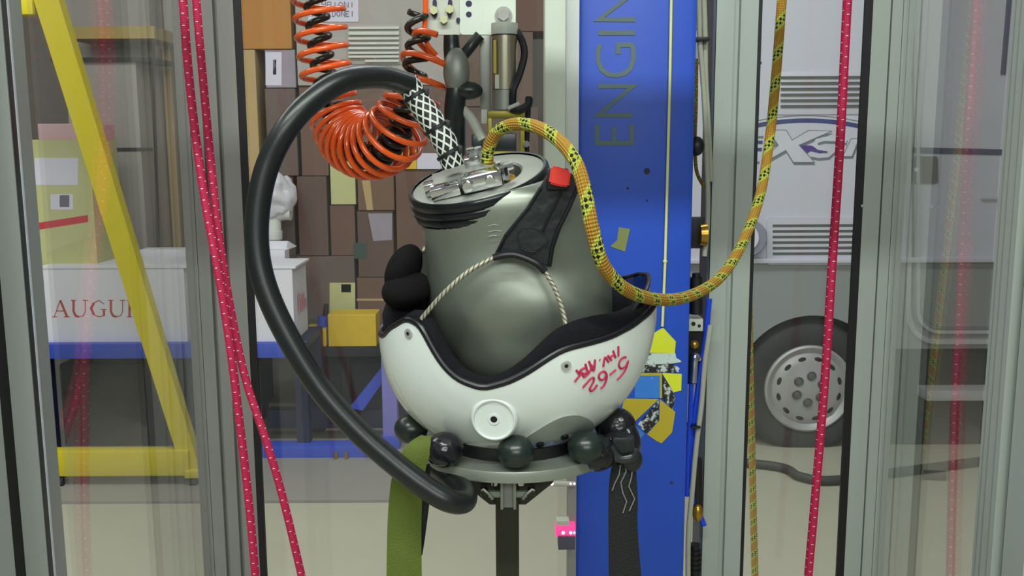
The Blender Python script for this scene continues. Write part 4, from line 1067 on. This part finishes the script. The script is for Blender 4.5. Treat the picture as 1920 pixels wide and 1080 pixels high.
# grey cabinet (left) and brown stock behind
YG = 5.0
tg = thing('grey_cabinet', (P(235, 480, YG).x, YG, 0), 'tall pale grey cabinet behind the yellow diagonal brace', 'cabinet')
mb = MB(); rects(mb, 120, 116, 287, 640, YG + .02, .36, .004); obj('cabinet_body', mb, m_cab, tg, smooth=0)
obj('reflected_line', MB().poly([(120, 277), (287, 277), (287, 284), (120, 284)], YG + .02, .002), m_dkline, tg, smooth=0)  # dark line drawn for the camper stripe reflected in the left panel
obj('reflected_line', MB().poly([(284, 116), (290, 116), (300, 470), (294, 470)], YG + .02, .002), m_dkline, tg, smooth=0)  # dark line drawn for the reflected edge of the camper door
a = P(120, 640, YG); obj('cabinet_plinth', MB().bb(P(130, 640, YG).x, P(280, 640, YG).x, YG + .02, YG + .45, 0, a.z), m_cab, tg, smooth=0)
ts_ = thing('shelf_unit', (P(200, 110, 5.1).x, 5.2, P(200, 118, 5.1).z), 'grey shelf with mustard edge above the pale cabinet', 'shelf')
mb = MB(); rects(mb, 95, 108, 285, 115, 5.0, .35); obj('shelf_board', mb, m_dkline, ts_, smooth=0)
mb = MB(); rects(mb, 120, 50, 290, 72, 5.05, .4); obj('upper_board', mb, mat('mustard_board', (186, 160, 90), .7), ts_, smooth=0)
mb = MB(); rects(mb, 95, -60, 285, 108, 5.35, .05); obj('back_panel', mb, m_cab, ts_, smooth=0)
tw = thing('stock_shelf', (P(330, 300, 5.3).x, 5.4, 0), 'brown mauve stock rack seen right of the pale cabinet', 'rack')
mb = MB(); rects(mb, 300, 90, 430, 480, 5.45, .4); obj('stacked_panels', mb, m_carton[3], tw, smooth=0)
mb = MB(); rects(mb, 300, -80, 460, 88, 5.42, .4); obj('upper_panels', mb, m_cab, tw, smooth=0)
mb = MB()
for x in (318, 340): rects(mb, x, 88, x + 8, 480, 5.40, .05)
obj('rack_bars', mb, m_tan_c, tw, smooth=0)
a = P(330, 480, 5.45); obj('rack_foot', MB().bb(P(300, 480, 5.45).x, P(430, 480, 5.45).x, 5.46, 5.8, 0, a.z), m_dkm, tw, smooth=0)
# cartons behind the hose and helmet: (x0,y0,x1,y1,Y,mat,label)
ST = [(440, -90, 548, 92, 4.70, m_oran_c, 'large orange-brown carton at the top beside the post'),
      (440, 93, 495, 470, 4.90, m_tan_c, 'tall tan carton below the orange-brown carton'),
      (496, 93, 556, 165, 4.92, m_grey_c, 'lilac grey carton with a label, under the orange-brown carton'),
      (496, 166, 560, 330, 5.00, m_carton[3], 'brown carton below the lilac grey carton'),
      (560, 162, 617, 330, 5.05, m_carton[0], 'brown carton behind the bottom of the spiral hoses'),
      (618, 162, 740, 299, 5.02, m_carton[4], 'brown carton behind the right strand of the spiral hoses'),
      (556, 331, 617, 480, 5.02, m_carton[1], 'dark brown carton left of the pale one'),
      (618, 300, 668, 384, 5.00, m_cream_c, 'small pale carton below the spiral hoses'),
      (618, 385, 668, 480, 5.00, m_carton[0], 'brown carton under the small pale carton'),
      (669, 301, 740, 395, 4.98, m_carton[2], 'tan-brown carton with slanted tape above the black neck pads'),
      (669, 396, 740, 520, 5.00, m_carton[1], 'brown carton directly left of the black neck pads'),
      (496, 331, 555, 480, 5.04, m_carton[1], 'brown carton behind the white pipe elbow'),
      (556, 481, 668, 600, 5.02, m_carton[3], 'mauve-brown carton behind the blue bottle'),
      (669, 521, 760, 630, 5.02, m_carton[0], 'brown carton above the yellow crate, beside the helmet edge'),
      (741, 318, 860, 470, 4.96, m_carton[0], 'reddish brown carton left of the head form'),
      (741, 160, 860, 317, 4.98, m_carton[4], 'brown carton with yellow and lilac labels behind the braided sleeve'),
      (861, 60, 1000, 200, 4.98, m_carton[4], 'brown carton behind the steel actuator'),
      (861, 201, 1010, 400, 5.00, m_carton[3], 'brown carton behind the metal clamp'),
      (930, -90, 1060, 59, 5.00, m_carton[0], 'brown carton at the top beside the white guide rail'),
      (861, 401, 1010, 640, 5.02, m_carton[1], 'brown carton directly behind the grey head form')]
made = {}
for i, (x0, y0, x1, y1, Y, m, lab) in enumerate(ST):
    Y = 5.06 + .006 * (i % 3); ST[i] = (x0, y0, x1, y1, Y, m, lab)
    made[i] = carton(x0, y0, x1 - .6, y1 - .6, Y, .40, m, lab)
def tag_on(i, nm, poly, m):
    Y = ST[i][4]; return obj(nm, MB().poly(poly, Y, .0012), m, made[i], smooth=0)
tag_on(2, 'paper_label', [(498, 98), (528, 98), (528, 160), (498, 160)], m_label)
tag_on(2, 'printed_code', [(512, 112), (518, 112), (518, 140), (512, 140)], m_print)
tag_on(15, 'yellow_label', [(752, 281), (781, 281), (781, 317), (752, 317)], m_yelcr)
tag_on(15, 'paper_label', [(782, 287), (838, 287), (838, 317), (782, 317)], m_label)
tag_on(9, 'packing_tape', [(672, 301), (690, 301), (700, 394), (688, 394)], m_tan_c)
tag_on(10, 'wrap_patch', [(690, 400), (735, 400), (735, 450), (700, 452)], m_grey_c)
tag_on(10, 'dark_label', [(664, 455), (688, 455), (688, 485), (664, 485)], mat('dark_green_label', (62, 78, 74), .7))
tag_on(12, 'beige_label', [(618, 530), (666, 530), (666, 590), (618, 590)], m_cream_c)
tag_on(12, 'blue_mark', [(640, 533), (658, 533), (658, 548), (640, 548)], m_bluetr)
tag_on(13, 'packing_tape', [(669, 560), (760, 560), (760, 564), (669, 564)], m_tan_c)
tsk = thing('pallet', (P(650, 640, 5.1).x, 5.2, 0), 'dark pallet rack that carries the brown cartons', 'pallet')
zpd = P(600, 641, 5.08).z
a0_, a1_ = P(440, 640, 5.0).x, P(1060, 640, 5.0).x
obj('pallet_deck', MB().bb(a0_, a1_, 5.05, 5.5, zpd - .04, zpd), m_dkm, tsk, smooth=0)
for k in range(4): obj('pallet_leg', MB().bb(a0_ + k * (a1_ - a0_ - .08) / 3, a0_ + k * (a1_ - a0_ - .08) / 3 + .08, 5.10, 5.45, 0, zpd - .04), m_dkm, tsk, smooth=0)
# grey cabinet with louvres and paper sign
tv2 = thing('louvred_cabinet', P(680, 160, 4.95), 'grey cabinet with a white louvred vent behind the spiral hoses', 'cabinet')
mb = MB(); rects(mb, 549, -90, 858, 159, 5.05, .42, .004); obj('cabinet_body', mb, m_cab, tv2, smooth=0)
vm = MB(); rects(vm, 648, 46, 752, 120, 5.044, .006, .001); vfr = obj('vent_frame', vm, m_cab, tv2)
for k, y in enumerate((50, 59, 70, 79, 88, 97, 104, 112)):
    vm = MB(); rects(vm, 653 if k < 7 else 684, y, 748, y + (6 if k == 1 else 4), 5.025, .02, .001); obj('louvre_slat', vm, m_slat, vfr, smooth=0)
sg = thing('paper_sign', P(630, 41, 5.045), 'white paper sign with hand-printed capitals on the grey cabinet', 'sign')
YSg = 5.048
obj('sheet', MB().poly([(578, -60), (672, -60), (672, 41), (578, 41)], YSg, .002), m_label, sg, smooth=0)
def caps(word, x, y, w, h, gap):
    G = {'A': [[(0, 1), (.5, 0), (1, 1)], [(.2, .6), (.8, .6)]], 'C': [[(1, .1), (.6, 0), (.1, .2), (0, .5), (.1, .85), (.6, 1), (1, .9)]],
         'M': [[(0, 1), (0, 0), (.5, .6), (1, 0), (1, 1)]], 'P': [[(0, 1), (0, 0), (.8, 0), (1, .25), (.8, .5), (0, .5)]], 'I': [[(.5, 0), (.5, 1)]],
         'O': [[(.5, 0), (0, .3), (0, .7), (.5, 1), (1, .7), (1, .3), (.5, 0)]], 'N': [[(0, 1), (0, 0), (1, 1), (1, 0)]],
         'D': [[(0, 0), (0, 1), (.6, 1), (1, .6), (1, .4), (.6, 0), (0, 0)]], 'E': [[(1, 0), (0, 0), (0, 1), (1, 1)], [(0, .5), (.8, .5)]], ' ': []}
    out = []
    for ch in word:
        out += [[(x + a * w, y + b * h) for a, b in s_] for s_ in G[ch]]; x += gap
    return out
obj('sign_text', MB().strokes(caps('CAMPIONI', 582, 4, 7.5, 10, 10.6) + caps('NON IDONEI', 580, 21, 6, 10, 8.6), YSg - .002, 1.2), m_print, sg, smooth=0, label='grey capitals CAMPIONI NON IDONEI')
# white pipe elbow and wrapped bundle
tp = thing('pipe_elbow', P(520, 462, 4.93), 'white plastic pipe elbow standing behind the white boxes', 'pipe')
obj('pipe', MB().sweep(ipath([(512, 470, 4.93), (512, 430, 4.93), (514, 405, 4.93), (530, 398, 4.93), (546, 398, 4.93)], 8), .042, 20), m_pvc, tp)
obj('socket', MB().cyl(P(512, 448, 4.93), P(512, 432, 4.93), .048), m_pvc, tp)
wbm = MB(); wbm.sph(P(520, 364, 4.93), .09, .09, .115, None, 40)
from mathutils import noise
for v in wbm.bm.verts:
    c_ = P(520, 364, 4.93); d_ = (v.co - c_); v.co = c_ + d_ * (1 + .30 * noise.noise(v.co * 14) + .16 * noise.noise(v.co * 38))
obj('wrapped_bundle', wbm, m_wrapw, smooth=80, label='shiny white plastic-wrapped bundle on top of the pipe elbow', cat='bundle')

# ------------------------------------------------------------------ camper
YR = 4.5
tr = thing('camper', (P(1600, 860, YR).x, YR + .6, 0), 'white camper van with grey skirt and silver wheel behind the right panels', 'camper')
xl_, xr_ = P(1262, 490, YR).x, P(2300, 490, YR).x
zl_ = P(1500, 490, YR).z; zs = P(1500, 655, YR).z
obj('body_wall', MB().bb(xl_, xr_, YR, YR + 1.6, zl_, 2.75), m_camper, tr, smooth=0)
obj('ledge', MB().bb(xl_, xr_, YR - .03, YR + .02, zl_ - .006, zl_ + .018, .006), m_camper, tr)
wc = P(1519, 731, YR)
arc = []
RA = .365
zbot = P(1300, 792, YR).z
sk = [Vector((xl_, YR, zl_)), Vector((xl_, YR, zbot))]
an0 = math.pi - math.asin((zbot - wc.z) / RA); an1 = math.asin(min(1, (zs - wc.z) / RA))
for k in range(33):
    a = an0 + (an1 - an0) * k / 32; sk.append(Vector((wc.x + RA * math.cos(a), YR, wc.z + RA * math.sin(a))))
sk += [Vector((xr_, YR, zs)), Vector((xr_, YR, zl_))]
obj('skirt', MB().prism(sk, (0, .05, 0)), m_skirt, tr, smooth=0)
obj('wheel_well', MB().bb(xl_, xr_, YR + .28, YR + 1.5, .16, zl_), m_arch, tr, smooth=0)
wl = obj('tyre', MB().lathe((wc.x, YR + .03, wc.z), (0, 1, 0), [(.215, .0), (.235, -.014), (.285, -.022), (.315, -.010), (.330, .02), (.332, .09), (.325, .15), (.29, .17), (.20, .17)], 64, False), m_tyre, tr, smooth=50)
hp = [(.0001, -.012), (.075, -.012), (.095, -.006), (.13, -.008), (.165, .002), (.178, .010), (.185, .002), (.205, -.010), (.214, -.004), (.216, .010), (.214, .05)]
hub = obj('hubcap', MB().lathe((wc.x, YR + .02, wc.z), (0, 1, 0), hp, 64, False), m_hub, wl, smooth=40)
for k in range(12):
    a = 2 * math.pi * (k + .5) / 12; c = Vector((wc.x + .150 * math.cos(a), YR + .0185, wc.z + .150 * math.sin(a)))
    mb = MB(); mb.sph(c, .020, .006, .011, Euler((0, -a + math.pi / 2, 0)).to_matrix(), 16); obj('hubcap_slot', mb, m_arch, hub)
for k in range(6):
    a = 2 * math.pi * (k + .4) / 6; c = Vector((wc.x + .066 * math.cos(a), YR + .006, wc.z + .066 * math.sin(a)))
    obj('wheel_nut', MB().lathe(c, (0, -1, 0), [(.0235, -.004), (.0235, .001), (.021, .004), (.017, .001), (.014, .006), (.0001, .007)], 20, False), mat('hub_dark', (100, 100, 100), .45, .3) if k == 0 else bpy.data.materials['hub_dark'], hub)
def vent(x0, y0, x1, y1, frame):
    fr_ = MB(); 
    if frame: 
        fr_.prism([P(*p, YR) for p in rrect_px(x0 - 12, y0 - 14, x1 + 12, y1 + 12, 6)], (0, -.010, 0))
    else:
        rects(fr_, x0 - 4, y0 - 8, x1 + 4, y1 + 6, YR - .006, .006, .001)
    f_ = obj('fridge_vent', fr_, m_camper, tr, smooth=30)
    n = 6; st_ = (y1 - y0) / n
    for k in range(n):
        dk = MB(); rects(dk, x0, y0 + k * st_, x1, y0 + k * st_ + st_ * .38, YR - .0115, .002); obj('vent_slot', dk, m_ventdk, f_, smooth=0)
vent(1464, 143, 1640, 208, False)
vent(1449, 421, 1640, 484, True)
# emblem
emb = MB()
arcp = [(1340 + 12 * k, 268 - 45 * math.sin(math.pi * (k * 12 + 70) / 520)) for k in range(27)]
arcp = [(1350 + i * 10, 226 + ((1350 + i * 10 - 1512) / 100.0) ** 2 * 11) for i in range(32)]
emo = obj('emblem', MB().strokes([arcp], YR, 8), m_embd, tr, smooth=0, label='blue arc over the letters eXsi')
obj('emblem_line', MB().strokes([[(x, y - 9) for x, y in arcp]], YR, 1.6), m_embl, emo, smooth=0)
def zz(pts): return [(1380 + a / 6.857, 200 + b / 6.857) for a, b in pts]
Xo = zz([(410, 300), (645, 300), (720, 430), (930, 305), (1230, 312), (810, 495), (1010, 715), (735, 715), (640, 560), (430, 680), (330, 690), (545, 495)])
obj('letter_shadow', MB().poly([(x + 1.5, y + 5) for x, y in Xo], YR, .0016), m_embl, emo, smooth=0)
lx = obj('letter', MB().poly(Xo, YR, .0030), m_emblw, emo, smooth=0)
obj('letter_outline', MB().strokes([Xo + [Xo[0]]], YR - .003, 1.2), m_embl, lx, smooth=0)
obj('letter', MB().poly(zz([(810, 495), (960, 500), (1060, 550), (1165, 545), (1170, 580), (1080, 600), (960, 570), (910, 600)]), YR, .0024), m_purple, emo, smooth=0)
Sp = zz([(1420, 440), (1290, 420), (1130, 415), (1040, 440), (1010, 490), (1060, 530), (1170, 545), (1230, 580), (1180, 625), (1060, 635), (960, 615)])
obj('letter_shadow', MB().strokes([[(x + 1, y + 4) for x, y in Sp]], YR, 9, .0016), m_embl, emo, smooth=0)
obj('letter', MB().strokes([Sp], YR, 7.5, .003), m_emblw, emo, smooth=0)
Ip = zz([(1480, 412), (1580, 412), (1490, 640), (1370, 640)])
obj('letter_shadow', MB().poly([(x + 2, y + 4) for x, y in Ip], YR, .0016), m_embl, emo, smooth=0)
li_ = obj('letter', MB().poly(Ip, YR, .003), m_emblw, emo, smooth=0); obj('letter_outline', MB().strokes([Ip + [Ip[0]]], YR - .003, 1.2), m_embl, li_, smooth=0)
obj('letter', MB().strokes([zz([(120, 458), (340, 458)]), zz([(120, 550), (330, 550)])], YR, 6, .0024), m_embd, emo, smooth=0)
obj('letter', MB().poly(zz([(420, 400), (540, 495), (420, 545), (380, 540), (470, 490), (400, 430)]), YR, .0026), m_embl, emo, smooth=0)
obj('letter', MB().strokes([zz([(60, 718), (300, 718)]), zz([(120, 390), (350, 390)])], YR, 4, .0024), m_embl, emo, smooth=0)
# stripes near the column
obj('body_stripe', MB().strokes([[(1270, 54), (1344, 54)], [(1270, 118), (1428, 118)]], YR, 5), m_embd, tr, smooth=0)
obj('body_panel', MB().poly([(1290, 10), (1350, 10), (1350, 48), (1290, 48)], YR), m_skirt, tr, smooth=0)
obj('body_panel', MB().poly([(1290, 72), (1408, 72), (1424, 112), (1290, 112)], YR), m_skirt, tr, smooth=0)
fc_ = MB(); fc_.cyl(P(1402, 446, YR - .05), P(1402, 446, YR), .084, .088, 40); fcap = obj('filler_cap', fc_, mat('cap_grey', (120, 122, 140), .4), tr); obj('cap_face', MB().cyl(P(1397, 446, YR - .058), P(1397, 446, YR - .04), .062, .066, 40), m_camper, fcap)
# door
dr = MB(); do = rrect_px(1712, -160, 1925, 618, 34, 8)
obj('door_seam', MB().strokes([do + [do[0]]], YR, 4.5, .004), m_embl, tr, smooth=0)
def frame_ring(x0, y0, x1, y1, r, w): 
    o_ = rrect_px(x0, y0, x1, y1, r, 8); return o_ + [o_[0]]
df = obj('door_frame', MB().strokes([frame_ring(1702, -190, 1940, 640, 52, 0)], YR, 9, .014), m_silver, tr, smooth=0, label='silver door frame')
obj('door_frame', MB().strokes([frame_ring(1720, -150, 1918, 622, 40, 0)], YR, 6, .012), m_silver, tr, smooth=0)
obj('door_skirt', MB().poly([(1722, 503), (1912, 503), (1912, 600), (1905, 612), (1760, 612), (1740, 603), (1726, 585)], YR, .004), m_skirt, tr, smooth=0)
obj('door_stripe', MB().poly([(1682, 277), (1688, 277), (1688, 288), (1682, 288)], YR, .004).poly([(1707, 276), (1925, 281), (1925, 292), (1707, 287)], YR, .004), m_dkbl, tr, smooth=0)
dh = obj('door_handle', MB().prism([P(*p, YR) for p in rrect_px(1709, 293, 1758, 344, 6)], (0, -.006, 0)), mat('handle_brown', (92, 86, 84), .5, var=.2), tr, smooth=30)
obj('lock', MB().cyl(P(1719, 318, YR - .012), P(1719, 318, YR), .010), m_silver, dh)
obj('door_latch', MB().strokes([[(1838, 372), (1872, 372)], [(1870, 366), (1870, 384)]], YR, 4, .012), m_silver, tr, smooth=0)
obj('window_rim', MB().strokes([[(1900, -100), (1880, 140)]], YR, 9, .006), m_dkbl, tr, smooth=0)
obj('door_step', MB().bb(P(1728, 740, YR).x, P(1925, 740, YR).x, YR - .06, YR + .2, P(1728, 746, YR).z, P(1728, 727, YR).z, .006), m_silver, tr)
sd = MB(); rects(sd, 1655, 655, 2200, 830, YR + .05, .2); obj('underbody', sd, m_arch, tr, smooth=0)
sd = MB(); sd.bb(P(1690, 840, YR).x, xr_, YR + .05, YR + .4, .0, P(1690, 822, YR).z); obj('support_jack', MB().cyl((P(1800, 800, YR).x, YR + .2, 0), (P(1800, 800, YR).x, YR + .2, .35), .04), m_bluetr, tr)
obj('floor_hose', MB().sweep(spline([Vector((.55 + .0, 4.36, .022)), Vector((P(1440, 885, 4.2).x, 4.2, .022)), Vector((P(1500, 905, 4.05).x, 4.05, .022)), Vector((P(1560, 905, 4.0).x, 4.0, .022)), Vector((P(1680, 880, 4.1).x, 4.1, .022)), Vector((P(1900, 850, 4.3).x, 4.3, .022))], 10), .020, 12), m_hoodhose, smooth=80,
    label='dark hose lying on the floor in front of the camper wheel', cat='hose')

GROUPS = {'carton': 'brown and pale cartons stacked in the background', 'clear_panel': 'clear panels of the machine guard', 'guard_post': 'aluminium posts of the machine guard',
          'white_box': 'white cardboard boxes on the trolley', 'pink_rope': 'pink white-flecked ropes', 'yellow_rope': 'yellow braided ropes', 'coiled_air_hose': 'spiral air hoses left of the carriage',
          'grey_cable': 'grey cables beside the column', 'blue_air_hose': 'blue air hoses beside the column', 'cable_tie': 'black cable ties beside the column', 'yellow_crate': 'yellow crates left of the helmet',
          'dark_machine': 'dark machines under the trolley', 'panel_channel': 'channels holding the side panels', 'webbing_strap': 'straps hanging left of the stand'}
for o in SC.objects:
    if o.parent is None and o.get('label'):
        g = GROUPS.get(o.name.split('.')[0])
        if g: o['group'] = g
